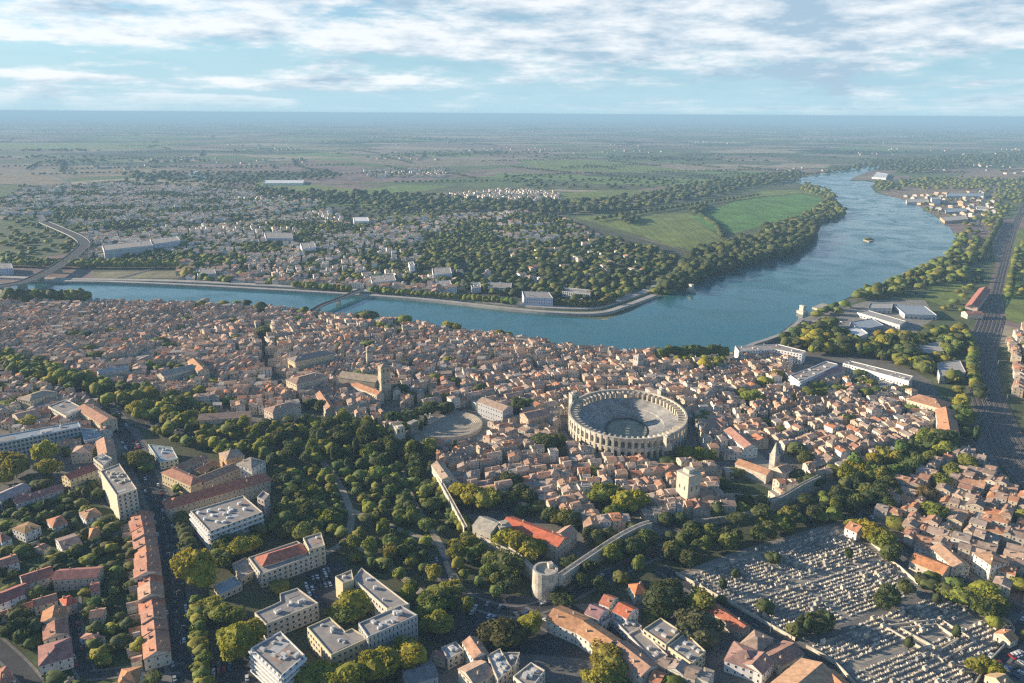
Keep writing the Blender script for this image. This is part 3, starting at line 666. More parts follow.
def square_tower(name, label, cat, u, v, s, h, ang, wc, tiers=2, cap='pyramid', caph=3, openings=True, zbase=0, capc=(.42, .3, .22)):
    x, y = G(u, v); root = tag(empty(name, (x, y, zbase), R(ang)), label, cat); EXW.append(rect(x, y, s+2, s+2, R(ang)))
    b = MB(); th = h/tiers
    for k in range(tiers):
        ss = s-k*.5; b.prism(rect(0, 0, ss, ss, 0), k*th, (k+1)*th-.5, 'stone_obj', top='none'); b.prism(rect(0, 0, ss+.7, ss+.7, 0), (k+1)*th-.5, (k+1)*th, 'stone_obj', bottom=True)
    b.build('wall', root, wc); sl_ = s-tiers*.5+.3
    b = MB(); q = rect(0, 0, sl_+.4, sl_+.4, 0)
    if cap == 'pyramid':
        for i in range(4): b.face([(*q[i], h+.01), (*q[(i+1) % 4], h+.01), (0, 0, h+caph)], 'roof_obj')
        b.build('roof', root, capc)
    elif cap == 'battlement':
        for i in range(4):
            a, c = q[i], q[(i+1) % 4]
            for t in (.1, .37, .63, .9): b.prism(rect(a[0]+(c[0]-a[0])*t, a[1]+(c[1]-a[1])*t, .9, .9, 0), h+.01, h+1.1, 'stone_obj')
        b.build('battlement', root, wc)
    elif cap == 'flat':
        b.prism(rect(0, 0, s*.5, s*.5, 0), h+.01, h+caph, 'stone_obj'); b.build('roof_hut', root, wc)
    if openings:
        for f in range(tiers):
            for d in range(4):
                for sx in ((-.2, .2) if s > 6 else (0,)):
                    a = d*math.pi/2; r = (s-f*.5)/2+.03; X, Y = sx*s, -r
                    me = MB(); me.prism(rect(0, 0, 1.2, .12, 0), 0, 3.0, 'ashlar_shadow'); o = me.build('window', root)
                    o.location = (X*math.cos(a)-Y*math.sin(a), X*math.sin(a)+Y*math.cos(a), (f+.45)*th+1); o.rotation_euler = (0, 0, a)
    return root
square_tower('bell_tower', 'tall square stone bell tower of the cathedral in the old town', 'tower', 385, 398, 10.5, 34, 28, (.50, .42, .30), 3)
square_tower('watch_tower', 'tall white square house tower with dark right face near the ramparts', 'tower', 687, 501, 12.5, 24, 32, (.60, .54, .42), 1, 'flat', 3)
square_tower('tower', 'pale square tower at the park edge above the theatre ruins', 'tower', 400, 447, 8, 19, 25, (.62, .55, .44), 2, 'flat', 1)
square_tower('tower', 'small stone tower standing behind the curved street of the old town', 'tower', 370, 368, 7, 24, 20, (.45, .42, .34), 2, 'pyramid')
square_tower('tower', 'round-cornered stone church tower by the river, right of the town centre', 'tower', 638, 372, 9, 19, 30, (.46, .43, .38), 2, 'pyramid', 2.5, capc=(.45, .42, .38))
# steeple church on the hill
x, y = G(773, 474)
st = tag(empty('church', (x, y, 0), R(30)), 'stone church with pointed steeple behind the ramparts', 'church')
b = MB(); b.prism(rect(0, 0, 5.6, 5.6, 0), 0, 17, 'old_stone', top='none'); b.prism(rect(0, 0, 6.3, 6.3, 0), 17, 17.6, 'old_stone', bottom=True); b.build('steeple_tower', st)
b = MB(); q = rect(0, 0, 5.0, 5.0, 0)
for i in range(4): b.face([(*q[i], 17.61), (*q[(i+1) % 4], 17.61), (0, 0, 28)], 'old_stone')
b.build('spire', st)
na, nb_ = G(738, 471), G(769, 482); an = math.atan2(nb_[1]-na[1], nb_[0]-na[0])-R(30); ln = math.dist(na, nb_)
cx_, cy_ = (na[0]+nb_[0])/2-x, (na[1]+nb_[1])/2-y; ca_, sa_ = math.cos(R(-30)), math.sin(R(-30)); cx_, cy_ = cx_*ca_-cy_*sa_, cx_*sa_+cy_*ca_
b = MB(); P = rect(cx_, cy_, ln, 11, an); b.prism(P, 0, 8, 'limestone', top='none'); gable_tris(b, P, 8, 3, 0, 'limestone'); b.build('nave_wall', st)
b = MB(); roof_prism(b, P, 8, 3, 0, 'gable', .04, 'roof_obj', None); b.build('roof', st, (.50, .27, .16))
b = MB(); P = rect(-1, -10, 13, 11, 0); b.prism(P, 0, 9, 'limestone', top='none'); gable_tris(b, P, 9, 3, 0, 'limestone'); b.build('chapel_wall', st); b = MB(); roof_prism(b, P, 9, 3, 0, 'gable', .04, 'roof_obj', None); b.build('chapel_roof', st, (.45, .27, .18))
EXW.append(rect(x-20, y, 60, 26, an+R(30)))
GB('hall', 'long hall with brown roof and bright white end beside the church square', 'hall', (731, 427), (751, 444), 13, 10, 3, (.85, .82, .72), (.44, .24, .18), 2)
sheet('plaza', [(740, 452), (755, 449), (772, 464), (765, 470), (745, 466)], .14, 'sand')
# ------------------------------------------------------------------ ramparts
def rampart(label, px, h, th=3.0, name='rampart_wall', crenel=True, base=0, m='limestone'):
    P = smooth_line(GP(px, 0), 3) if len(px) > 2 else GP(px); b = MB(); strip(b, P, -th/2, th/2, base, h, m)
    L0 = offset_line(P, -th/2+.3); 
    root = b.build(name); tag(root, label, 'wall')
    if crenel:
        for side in (-1, 1):
            c = MB(); strip(c, P, side*(th/2-.5), side*(th/2), h+.004, h+1.0, m); c.build('parapet', root)
    return root
rampart('long pale rampart wall running up right from the corner tower', [(556, 590), (580, 573), (602, 558), (622, 545), (640, 536), (650, 533)], 8, 4)
rampart('pale rampart wall climbing from the corner tower towards the park', [(540, 588), (524, 572), (508, 560), (492, 552), (478, 545)], 8, 3)
rampart('long sunlit retaining wall along the park edge of the hill', [(466, 541), (455, 520), (446, 503), (439, 490)], 10, 2.5)
rampart('rugged rampart wall crossing the dark trees below the white house tower', [(690, 527), (720, 523), (750, 517), (768, 512)], 4, 1.5, m='old_stone')
rampart('bright curved rampart wall right of the steeple church', [(768, 512), (782, 507), (800, 496), (818, 487)], 9, 3, m='old_stone')
x, y = G(545, 593); ct = tag(empty('corner_tower', (x, y, 0)), 'big round stone rampart tower at the corner above the junction', 'tower')
b = MB(); n = 20; c0 = [(8.2*math.cos(2*math.pi*i/n), 8.2*math.sin(2*math.pi*i/n)) for i in range(n)]; c1 = scaled(c0, .93)
for i in range(n):
    j = (i+1) % n; b.face([(*c0[i], 0), (*c0[j], 0), (*c1[j], 17), (*c1[i], 17)], 'old_stone'); b.face([(*c1[i], 17), (*c1[j], 17), (*scaled(c1, .8)[j], 17), (*scaled(c1, .8)[i], 17)], 'old_stone'); k = scaled(c1, .8); b.face([(*k[i], 15.5), (*k[j], 15.5), (*k[j], 17), (*k[i], 17)], 'old_stone')
b.face([(*p, 15.5) for p in scaled(c1, .8)], 'old_stone'); b.build('wall', ct); EXW.append(rect(x, y, 20, 20, 0))
b = MB(); b.prism(rect(3, 4, 3, 3, .4), 15.5, 18.5, 'limestone'); b.build('stair_hut', ct)

# ------------------------------------------------------------------ large buildings (traced roof outlines, real heights)
W_ = (.74, .72, .66); CR = (.62, .55, .43); YL = (.66, .56, .36); TAN = (.52, .44, .33); GR = (.45, .45, .44); OR = (.52, .24, .13); RD = (.45, .17, .11); BR = (.36, .24, .17)
FB('apartment_block', 'white apartment block with stacked balconies at the bottom edge', 'apartment block', [(250.5, 648), (280.6, 631), (305, 655), (281, 676)], 15, W_, floors=5, balconies=True, units=6, step=3.6)
FB('office_building', 'pale L-shaped flat roof building left of the trees with chimneys', 'building', [(254.5, 612.5), (269, 606.5), (280.5, 601), (279.6, 593.4), (297.4, 587.7), (318.3, 602.8), (266, 624)], 11, CR, floors=3, units=4)
FB('shed', 'small low shed with dark flat roof beside the avenue trees', 'shed', [(213.6, 585), (234.5, 575.6), (241.9, 584), (220, 594.5)], 4.5, CR, roof='zinc', floors=1, units=0)
FB('school_building', 'long cream building with flat terrace round a red hipped roof', 'building', [(248.4, 557.3), (296.8, 540.7), (318, 553), (261, 574)], 10, CR, floors=3, units=0)
GB('school_hall', 'red tiled hall roof rising from the long cream building', 'hall', (259, 556.5), (303, 543), 13, 10.5, 3.5, CR, RD, 1, 'hip', win=False, chim=0)
FB('stair_block', 'cream block at the right end of the long cream building', 'building', [(303, 537.5), (321, 532), (325, 545), (309, 549.5)], 14, YL, floors=4, units=1)
FB('annexe', 'low tan annexe with flat roof at the cream building\'s left end', 'building', [(232, 563.5), (246, 557), (256, 570), (240, 579)], 5, TAN, floors=1, units=0)
FB('office_building', 'big flat-roofed office with stepped balconies and roof machines', 'office building', [(190.5, 511), (243, 495.3), (262.5, 511.7), (209.2, 531.5)], 15, (.60, .54, .42), floors=4, balconies=True, units=9, step=3.6, units_col=(.8, .8, .78))
GB('long_building', 'very long red-roofed building behind the big flat-roofed office', 'building', (166, 499.5), (266, 472), 15, 11, 4, TAN, RD, 3, 'hip', chim=3, step=3.6)
FB('tower_house', 'pinkish square tower block beside the long red roof', 'building', [(257, 497), (263, 490.5), (269.5, 494), (264, 500)], 17, (.55, .45, .38), floors=5, units=0)
GB('courtyard_wing', 'left wing of the courtyard building with sunlit cream wall', 'building', (168, 466.5), (197, 479), 12, 10, 3, YL, (.44, .22, .15), 2, 'hip')
GB('courtyard_wing', 'back wing of the courtyard building nearest the boulevard trees', 'building', (176, 465), (203, 453.5), 11, 9, 3, CR, (.42, .24, .16), 2)
GB('courtyard_wing', 'front wing of the courtyard building with arched windows', 'building', (199, 476.5), (236, 462), 12, 9, 3, TAN, BR, 2)
GB('courtyard_wing', 'low middle wing inside the courtyard building', 'building', (196, 469), (214, 460), 9, 7, 2.5, YL, OR, 2)
FB('hall', 'pale green flat-roofed hall between courtyard building and boulevard', 'hall', [(148, 444), (172, 447), (178, 458), (160, 462)], 7, (.55, .6, .5), 'zinc', 2)
GB('round_ended_house', 'ochre house with pinkish hipped roof at the park corner', 'house', (222, 452), (240, 447.5), 17, 11, 4, (.58, .38, .2), (.45, .32, .23), 3, 'hip')
GB('town_house', 'white-walled house with grey hipped roof at the park corner', 'house', (243, 456), (258, 460), 15, 12, 4, W_, (.38, .33, .27), 3, 'hip')
FB('apartment_tower', 'tall cream apartment tower with cluttered terrace roof beside the avenue', 'apartment block', [(100.2, 471), (119.3, 463.3), (137, 488.8), (116.7, 495.5)], 22, (.68, .60, .44), floors=7, units=8, step=3.5, units_col=(.6, .55, .45))
FB('slab_building', 'long blue-glazed slab building behind two golden trees', 'building', [(-8, 437), (78, 421.5), (81, 426.5), (-6, 444)], 15, (.42, .50, .55), 'zinc', floors=4, step=3, ww=2.2, wh=2.2)
FB('slab_wing', 'low blue-grey wing joined to the glazed slab building', 'building', [(80.5, 428), (97, 429), (101, 437), (84, 441)], 9, (.45, .52, .56), 'zinc', floors=2)
GB('town_house', 'red-roofed house with bright yellow gable left of the apartment tower', 'house', (65, 474), (93, 464), 12, 12, 3, (.75, .62, .36), (.42, .14, .10), 4)
FB('town_house', 'pale square block between red-roofed house and apartment tower', 'house', [(93, 458), (103, 453), (112, 458), (103, 466)], 13, (.6, .55, .45), floors=3)
GB('terrace_house', 'orange-roofed row along the top of the avenue', 'house', (107, 452), (104, 437), 13, 11, 3, CR, (.5, .3, .2), 3)
GB('terrace_house', 'brown-roofed house pushed against the pale square block', 'house', (80, 450), (86, 442), 15, 9, 3, CR, (.48, .33, .24), 2, 'hip')
GB('long_house', 'long low house with plum roof below the golden trees', 'house', (14, 498), (60, 484), 11, 7, 2.5, (.5, .5, .5), (.36, .17, .15), 2, chim=3)
GB('long_house', 'long house with grey roof at the left edge below golden trees', 'house', (-6, 496), (24, 483), 13, 8, 2.5, (.55, .53, .5), (.40, .34, .33), 2)
GB('long_house', 'house with pink flat-pitched roof above the left golden trees', 'house', (15, 414), (36, 409), 20, 9, 3, CR, (.5, .3, .22), 2)
GB('town_house', 'cream block with brown roof at the boulevard\'s left end', 'house', (23, 397), (50, 388), 18, 11, 3, YL, (.46, .36, .26), 3, 'hip')
FB('villa', 'white cubic block left of the boulevard trees', 'house', [(48, 406), (66, 399), (84, 408), (66, 416)], 12, (.68, .64, .5), floors=3)
GB('town_house', 'orange-topped cream house at the head of the avenue', 'house', (84, 404), (108, 418), 15, 11, 3, (.72, .6, .4), (.48, .26, .17), 3)
# villas at the lower left
V = [((18, 529), (34, 522), 14, 7, 1.5, W_, (.38, .24, .12), 'hip', 'white villa with brown terrace roof and lit left wing'),
     ((49, 520), (64, 515.5), 15, 6.5, 2.8, W_, (.50, .22, .13), 'hip', 'white villa with orange hipped roof, upper middle of the villas'),
     ((82, 513), (98, 508), 14, 6.5, 2.4, W_, (.42, .26, .16), 'hip', 'white villa with brown hipped roof nearest the apartment tower'),
     ((58.5, 541.5), (77.5, 535.5), 18, 6.5, 2.2, (.8, .78, .72), (.28, .20, .17), 'gable', 'white villa with one broad brown roof in the middle of the villas'),
     ((88.5, 529.5), (99, 527.5), 15, 6, 3, (.66, .6, .52), (.52, .26, .12), 'hip', 'villa with orange pyramid roof beside the turquoise pool'),
     ((-4, 536), (6, 532), 13, 6, 2.6, W_, (.4, .2, .14), 'hip', 'white villa cut by the left edge of the picture'),
     ((-6, 562), (16, 555), 12, 6, 2, W_, (.44, .22, .15), 'gable', 'low villa with long brown roof at the left edge'),
     ((21, 576), (51, 566.5), 13, 6.5, 3, (.62, .58, .5), (.40, .16, .12), 'gable', 'long villa with deep red roof running up right'),
     ((56, 571), (99, 568), 12, 8, 2.5, (.6, .5, .4), (.38, .17, .14), 'gable', 'wide red-roofed house with pale front and grid windows'),
     ((38, 547), (45, 543), 8, 4, 1.4, CR, (.36, .2, .14), 'gable', 'small hut house between the villas'),
     ((-6, 596), (26, 583.5), 13, 6.5, 2.6, (.85, .83, .8), (.36, .14, .11), 'gable', 'bright white long house with dark windows at left edge'),
     ((-6, 614), (32, 601), 6, 4, 1.5, W_, (.5, .2, .12), 'gable', 'thin red ridge roof below the bright white long house'),
     ((33, 600), (56, 593.5), 9, 6, 2.2, CR, (.42, .22, .15), 'gable', 'small brown-roofed house at the top of the short street'),
     ((62, 599), (73, 594.5), 10, 7, 2.5, (.6, .4, .3), (.58, .14, .08), 'hip', 'bright red-roofed house closing the short street'),
     ((52, 617), (54.5, 605), 12, 7, 2.5, CR, (.50, .25, .13), 'gable', 'orange-roofed row house on the left of the short street'),
     ((55.5, 633), (54.5, 620), 12, 6.5, 2.4, CR, (.40, .20, .14), 'gable', 'brown-roofed row house on the left of the short street'),
     ((55, 656), (54, 637), 15, 7, 3, (.7, .66, .6), (.36, .18, .15), 'hip', 'wide house with dark red roof at the end of the short street'),
     ((90, 611), (104, 609), 9, 5, 2, CR, (.44, .24, .16), 'gable', 'small brown house right of the short street among garden trees'),
     ((89, 636), (95, 631), 12, 5.5, 2.4, (.6, .6, .56), (.46, .25, .18), 'hip', 'pale house with pink pyramid roof right of the short street'),
     ((118, 673), (139, 670), 14, 6.5, 3.2, W_, (.52, .25, .12), 'hip', 'orange-roofed villa at the bottom edge below the row houses'),
     ((-6, 675), (10, 668), 14, 6, 2.6, W_, (.44, .2, .13), 'hip', 'white house with red roof in the bottom left corner'),
     ((90, 585), (99, 583), 10, 6, 2, (.6, .45, .35), (.4, .16, .12), 'gable', 'small red-roofed house in front of the wide red-roofed house'),
     ((60, 683), (72, 680), 12, 5.5, 2.4, CR, (.45, .33, .22), 'hip', 'cream house at the bottom edge by the street corner'),
     ]
for a, c, wd, e, r, wc, rc, stl, lab in V: GB('villa', lab, 'villa', a, c, wd, e, r, wc, rc, 2, stl, group='villas and houses in the lower left gardens')
# row of terrace houses along the avenue
row_pts = smooth_line(GP([(141, 512), (145, 540), (149, 575), (152, 610), (156, 655)], 8), 4)
rl = [0]
for i in range(len(row_pts)-1): rl.append(rl[-1]+math.dist(row_pts[i], row_pts[i+1]))
def at_len(P, rl, s):
    for i in range(len(P)-1):
        if s <= rl[i+1]: t = (s-rl[i])/(rl[i+1]-rl[i]); return (P[i][0]+(P[i+1][0]-P[i][0])*t, P[i][1]+(P[i+1][1]-P[i][1])*t)
    return P[-1]
s = 0; k = 0; ORD = ['first', 'second', 'third', 'fourth', 'fifth', 'sixth', 'seventh', 'eighth', 'ninth', 'tenth', 'eleventh', 'twelfth', 'thirteenth', 'fourteenth', 'fifteenth', 'sixteenth', 'seventeenth', 'eighteenth', 'nineteenth', 'twentieth', 'twenty-first', 'twenty-second', 'twenty-third', 'twenty-fourth', 'twenty-fifth', 'twenty-sixth']
while s < rl[-1]-8:
    l = random.uniform(8, 15); l = min(l, rl[-1]-s); a = at_len(row_pts, rl, s+.02); c = at_len(row_pts, rl, s+l); e = random.uniform(6.0, 8.8)
    dx, dy = c[0]-a[0], c[1]-a[1]; ll = math.hypot(dx, dy); off = random.uniform(-1.4, 1.4)
    P = ccw([(a[0]-dy/ll*wd_+dx/ll*t, a[1]+dx/ll*wd_+dy/ll*t) for wd_, t in ((-7+off, 0), (-7+off, ll), (7, ll), (7, 0))])
    # keep ridge along the street
    P = [P[i] for i in range(4)]
    ax = 0 if abs((P[1][0]-P[0][0])*dx+(P[1][1]-P[0][1])*dy) > .8*ll*math.dist(P[0], P[1]) else 1
    EXW.append(P); rc = random.choice([(.54, .22, .13), (.46, .19, .12), (.56, .27, .16), (.48, .24, .16), (.44, .23, .16), (.52, .32, .22)])
    rh = quad_building('row_house', ORD[k]+' house from the top of the orange-roofed row along the avenue', 'row house', P, e, 3.0, random.choice(WALLC), rc, 2, ax=ax, group='orange-roofed row houses along the avenue', chim=2)
    for q_ in range(random.choice((1, 1, 2))):
        t_ = random.uniform(.25, .75); ax_, ay_ = a[0]+dx*t_, a[1]+dy*t_; sg = -1; dpt = random.uniform(3, 7)
        nx_, ny_ = dy/ll, -dx/ll
        if nx_ > 0: nx_, ny_ = -nx_, -ny_
        cx2, cy2 = ax_+nx_*(7+dpt/2), ay_+ny_*(7+dpt/2); Qa = rect(cx2-rh.location.x, cy2-rh.location.y, dpt, random.uniform(2.5, 5), math.atan2(ny_, nx_)); ha = random.uniform(2.8, 5.5)
        b = MB(); b.prism(Qa, 0, ha, 'wall_obj', top='none'); an_ = b.build('annexe', rh, random.choice(WALLC)); b = MB(); roof_prism(b, ccw(Qa), ha, .8, 0, 'gable', .08, 'roof_obj', None); b.build('annexe_roof', an_, random.choice(ROOFC))
    s += l; k += 1
# school U building
FB('school_block', 'lower left flat-roofed block of the U-shaped school', 'school building', [(307, 627), (329.7, 616.7), (345.4, 631), (352, 628), (369, 637.5), (331, 655)], 12, YL, floors=3, units=3, step=3)
FB('school_block', 'front slab of the U-shaped school with tall narrow windows', 'school building', [(358.4, 623), (400.7, 605), (417.5, 614.7), (368, 636.8)], 15.5, (.50, .50, .48), floors=4, units=6, step=2.2, ww=1.0, wh=2.4)
FB('school_block', 'right wing of the U-shaped school with blue patch on roof', 'school building', [(353, 578.5), (361.5, 567.5), (409.5, 604), (400, 605.5), (387, 608.5)], 13, (.6, .55, .45), floors=3, units=2)
FB('school_block', 'top left end of the U-shaped school with sunlit wall', 'school building', [(335, 576.4), (351.5, 569.5), (353.8, 579.5), (342.6, 582.8)], 14, YL, floors=3, units=1, win=False)
# long red roof and church on the rampart
GB('convent_building', 'long building with bright red-orange roof on the rampart', 'building', (508, 517), (563, 537.5), 14, 11, 3, TAN, (.60, .17, .09), 3, chim=2)
GB('convent_wing', 'short brown-roofed wing at the right end of the bright red roof', 'building', (560, 533), (571, 525), 10, 11, 3, TAN, (.46, .28, .2), 3, chim=0)
GB('chapel', 'grey stone chapel with buttresses left of the bright red roof', 'chapel', (480, 516), (498, 523), 16, 13, 4, (.5, .46, .38), (.42, .38, .31), 1, step=5, wh=5, chim=0)
square_tower('tower', 'square stone tower between grey chapel and bright red roof', 'tower', 503, 545, 8, 16, 25, (.5, .44, .34), 1, 'flat', 1)
GB('long_house', 'cream house with long pale wall above the park wall', 'house', (437, 461), (448, 476), 10, 14, 2, (.72, .64, .48), (.45, .33, .24), 3)
GB('long_house', 'low cream building beside the park wall with pinkish terrace', 'house', (448, 478), (461, 489), 13, 9, 2, (.70, .62, .48), (.46, .33, .26), 2)
GB('chapel', 'big brick-roofed chapel between theatre ruins and amphitheatre', 'chapel', (524, 413), (546, 408.5), 15, 13, 3, (.52, .40, .28), (.44, .26, .2), 2, chim=0)
GB('long_building', 'long building with dark arcaded front above the theatre ruins', 'building', (483, 397), (508, 406), 14, 14, 3, (.45, .45, .45), (.42, .3, .22), 3)
# cathedral quarter
GB('cathedral_nave', 'long tan-roofed cathedral nave left of the square bell tower', 'church', (343, 371), (379, 376), 18, 17, 4, (.45, .38, .28), (.42, .33, .24), 1, 'gable', win=False, chim=0)
GB('cloister_wing', 'orange-roofed cloister wing ending at the bell tower foot', 'building', (353, 381), (380, 391), 9, 11, 3, CR, (.50, .25, .14), 2)
GB('cloister_wing', 'left wing of the cathedral cloister with brick-coloured roof', 'building', (320, 391), (330, 406), 9, 9, 3, CR, (.44, .25, .16), 2)
GB('cloister_wing', 'back wing of the cathedral cloister with dark brown roof', 'building', (322, 390), (352, 381), 10, 10, 3, CR, (.32, .2, .15), 2)
GB('cloister_wing', 'front wing of the cathedral cloister near the park', 'building', (335, 407), (368, 402), 9, 9, 3, CR, (.40, .3, .22), 2)
GB('town_hall', 'large town hall with cream left wall and long windowed front', 'town hall', (291, 379), (322, 371), 20, 16, 3, (.60, .52, .38), (.40, .27, .2), 3, 'hip')
GB('large_house', 'long hipped building with lit gable behind the town hall', 'building', (291, 357), (330, 349), 18, 14, 3.5, (.60, .5, .32), (.33, .27, .24), 3, 'hip')
GB('large_house', 'large ochre-walled building near the town hall and curved street', 'building', (268, 408), (296, 400), 16, 13, 3, (.6, .52, .42), (.46, .3, .22), 3, 'hip')
GB('large_house', 'orange-roofed block in the western old town', 'building', (193, 358), (203, 368), 12, 12, 3, CR, (.55, .3, .16), 3)
GB('large_house', 'long pale-roofed hall in the western old town', 'building', (98, 370), (127, 365), 14, 11, 3, CR, (.5, .46, .42), 2)
GB('large_house', 'long grey-roofed hall right of the western orange block', 'building', (160, 372), (192, 364), 14, 12, 3, CR, (.40, .36, .30), 2)
GB('large_house', 'long terracotta building edging the boulevard trees', 'building', (200, 414), (250, 411), 16, 12, 3, (.55, .45, .35), (.42, .27, .2), 3, chim=3)
# north-east: river quarter and railway side
FB('housing_block', 'long white housing block with red roof line, river side', 'apartment block', [(735, 346), (778, 344), (806, 351), (802, 354), (775, 349), (739, 351)], 13, (.78, .76, .74), (.5, .3, .25) and 'gravel_roof', floors=4, step=3.4)
FB('housing_block', 'zigzag white housing block left of the long white slab', 'apartment block', [(790, 375), (812, 367), (826, 361), (838, 364), (822, 372), (800, 382)], 14, (.74, .74, .74), floors=4, balconies=True, units=5)
GB('housing_block', 'long low block with plum roof in front of zigzag white block', 'apartment block', (806, 378), (840, 366), 13, 11, 2, (.72, .68, .6), (.42, .22, .2), 3)
FB('housing_block', 'very long white slab with many windows near the railway', 'apartment block', [(843, 363), (850, 360.5), (913, 376), (909, 381)], 14, (.82, .80, .74), floors=4, step=3.4, units=4)
FB('housing_block', 'lower white block in front of the very long white slab', 'apartment block', [(872, 383), (884, 379), (893, 383), (880, 387)], 8, (.75, .73, .68), floors=2)
GB('hall', 'broad orange-roofed hall near the railway, upper right', 'hall', (914, 393), (948, 402), 24, 12, 4, (.7, .6, .45), (.50, .27, .16), 2, 'hip')
GB('hall', 'orange-roofed wing with bright white end wall near the railway', 'hall', (946, 407), (950, 430), 16, 11, 4, (.85, .8, .7), (.52, .27, .15), 2)
for lab, px, h, wc, rf in (('long white warehouse running down right near the riverside car park', [(857, 312), (868, 310), (906, 321), (900, 325)], 7, (.55, .54, .52), 'concrete'),
                           ('white warehouse near the pier with pale front', [(870, 303), (893, 303), (892, 308), (868, 308)], 8, (.55, .54, .52), 'concrete'),
                           ('low grey sports hall beside the long white warehouse', [(893, 304), (925, 306), (937, 315), (905, 314)], 7, (.55, .56, .56), 'zinc'),
                           ('white gabled workshop near the golden trees', [(846, 330), (858, 326), (868, 333), (856, 338)], 8, (.8, .78, .72), 'white_paint'),
                           ('broad grey shed roof beside the riverside car park', [(850, 322), (872, 318), (884, 325), (860, 330)], 6, (.3, .33, .38), 'zinc'),
                           ('pale grey hall left of the railway yard', [(915, 345), (940, 342), (948, 350), (922, 354)], 8, (.6, .58, .55), 'concrete'),
                           ('tall grey industrial hall by the railway', [(936, 363), (960, 360), (966, 372), (940, 376)], 9, (.5, .48, .46), 'concrete')):
    FB('warehouse', lab, 'warehouse', px, h, wc, rf, floors=1, units=0, step=6, ww=3, wh=2)
GB('station_building', 'red-roofed station building beside the railway lines', 'station', (972, 304), (985, 287), 16, 8, 4, (.6, .5, .42), (.46, .19, .14), 2)
GB('station_building', 'low rust-roofed depot beside the railway lines', 'depot', (965, 311), (981, 311), 16, 7, 3, (.6, .5, .42), (.42, .2, .16), 1)
# industrial zone upstream
for lab, px, h, wc, rf in (('long white riverside factory shed in the industrial zone', [(906, 199), (928, 199), (929, 202), (907, 202)], 7, (.55, .54, .52), 'concrete'),
                           ('tall pale grain silo block in the industrial zone', [(931, 197), (940, 197), (941, 199), (932, 199)], 18, (.8, .8, .78), 'concrete'),
                           ('long grey shed behind the silo block', [(946, 193), (983, 193), (984, 196), (947, 196)], 8, (.5, .55, .6), 'zinc'),
                           ('white sloping depot at the right of the industrial zone', [(976, 206), (988, 207), (990, 210), (977, 209)], 7, (.58, .58, .56), 'concrete'),
                           ('dark long shed at the industrial quay', [(945, 208), (966, 208), (967, 211), (946, 212)], 7, (.35, .35, .36), 'zinc'),
                           ('orange-brown shed near the industrial quay', [(940, 217), (965, 215), (968, 219), (945, 221)], 7, (.5, .35, .22), 'concrete'),
                           ('distant white warehouse roof among the fields', [(265, 180), (304, 180), (303, 183), (264, 183)], 9, (.85, .84, .82), 'white_paint'),
                           ('distant white building in the far suburb, beside the green field', [(353, 217), (368, 217), (369, 221), (354, 221)], 14, (.85, .82, .76), 'white_paint'),
                           ('white pump house on the far river point', [(876, 172), (888, 174), (886, 178), (872, 177)], 8, (.7, .7, .68), 'white_paint')):
    FB('factory', lab, 'factory', px, h, wc, rf, floors=1, units=0, win=False)
# far bank blocks
for i, (lab, px, h, wc) in enumerate((('wide pale apartment slab on the far bank, left', [(102, 245), (150, 240), (153, 245), (104, 250)], 18, (.66, .64, .62)),
                           ('pale apartment slab with blue tint behind the far bank', [(150, 239), (176, 236), (180, 240), (153, 244)], 17, (.62, .62, .66)),
                           ('white apartment block on the far bank above the bridge', [(370, 276), (394, 274), (396, 280), (372, 282)], 11, (.82, .8, .78)),
                           ('large pale block with lit face on the far bank', [(432, 268), (450, 267), (452, 273), (433, 274)], 14, (.80, .8, .84)),
                           ('low white block behind the quay trees', [(431, 281), (450, 280), (452, 285), (433, 286)], 9, (.75, .74, .72)),
                           ('white block right of the low quay block', [(470, 283), (480, 282), (481, 287), (472, 288)], 9, (.8, .78, .74)),
                           ('long white block on the far bank before the dark trees', [(488, 282), (512, 283), (511, 288), (488, 287)], 9, (.8, .78, .76)),
                           ('tall grey apartment block on the quay', [(522, 291), (549, 292), (553, 298), (524, 297)], 15, (.62, .62, .72)),
                           ('long low white block right of the tall quay block', [(563, 287), (592, 290), (590, 294), (562, 291)], 9, (.82, .8, .76)),
                           ('bluish apartment slab in the far suburb', [(264, 232), (292, 233), (293, 238), (266, 238)], 14, (.55, .56, .68)),
                           ('white apartment cube in the far suburb', [(300, 243), (314, 242), (316, 247), (302, 248)], 14, (.78, .78, .84)),
                           ('white house tower by the bridge head', [(408, 262), (413, 261), (415, 265), (410, 266)], 18, (.8, .8, .8)),
                           ('blue-white block at the left end of the far quay', [(196, 270), (214, 268), (216, 273), (198, 275)], 10, (.7, .74, .82)),
                           ('grey block at the left picture edge by the river', [(-4, 263), (11, 263), (13, 268), (-4, 269)], 12, (.6, .65, .75)))):
    FB('riverside_block', lab, 'apartment block', px, h, wc, floors=3, units=2, step=3.6)
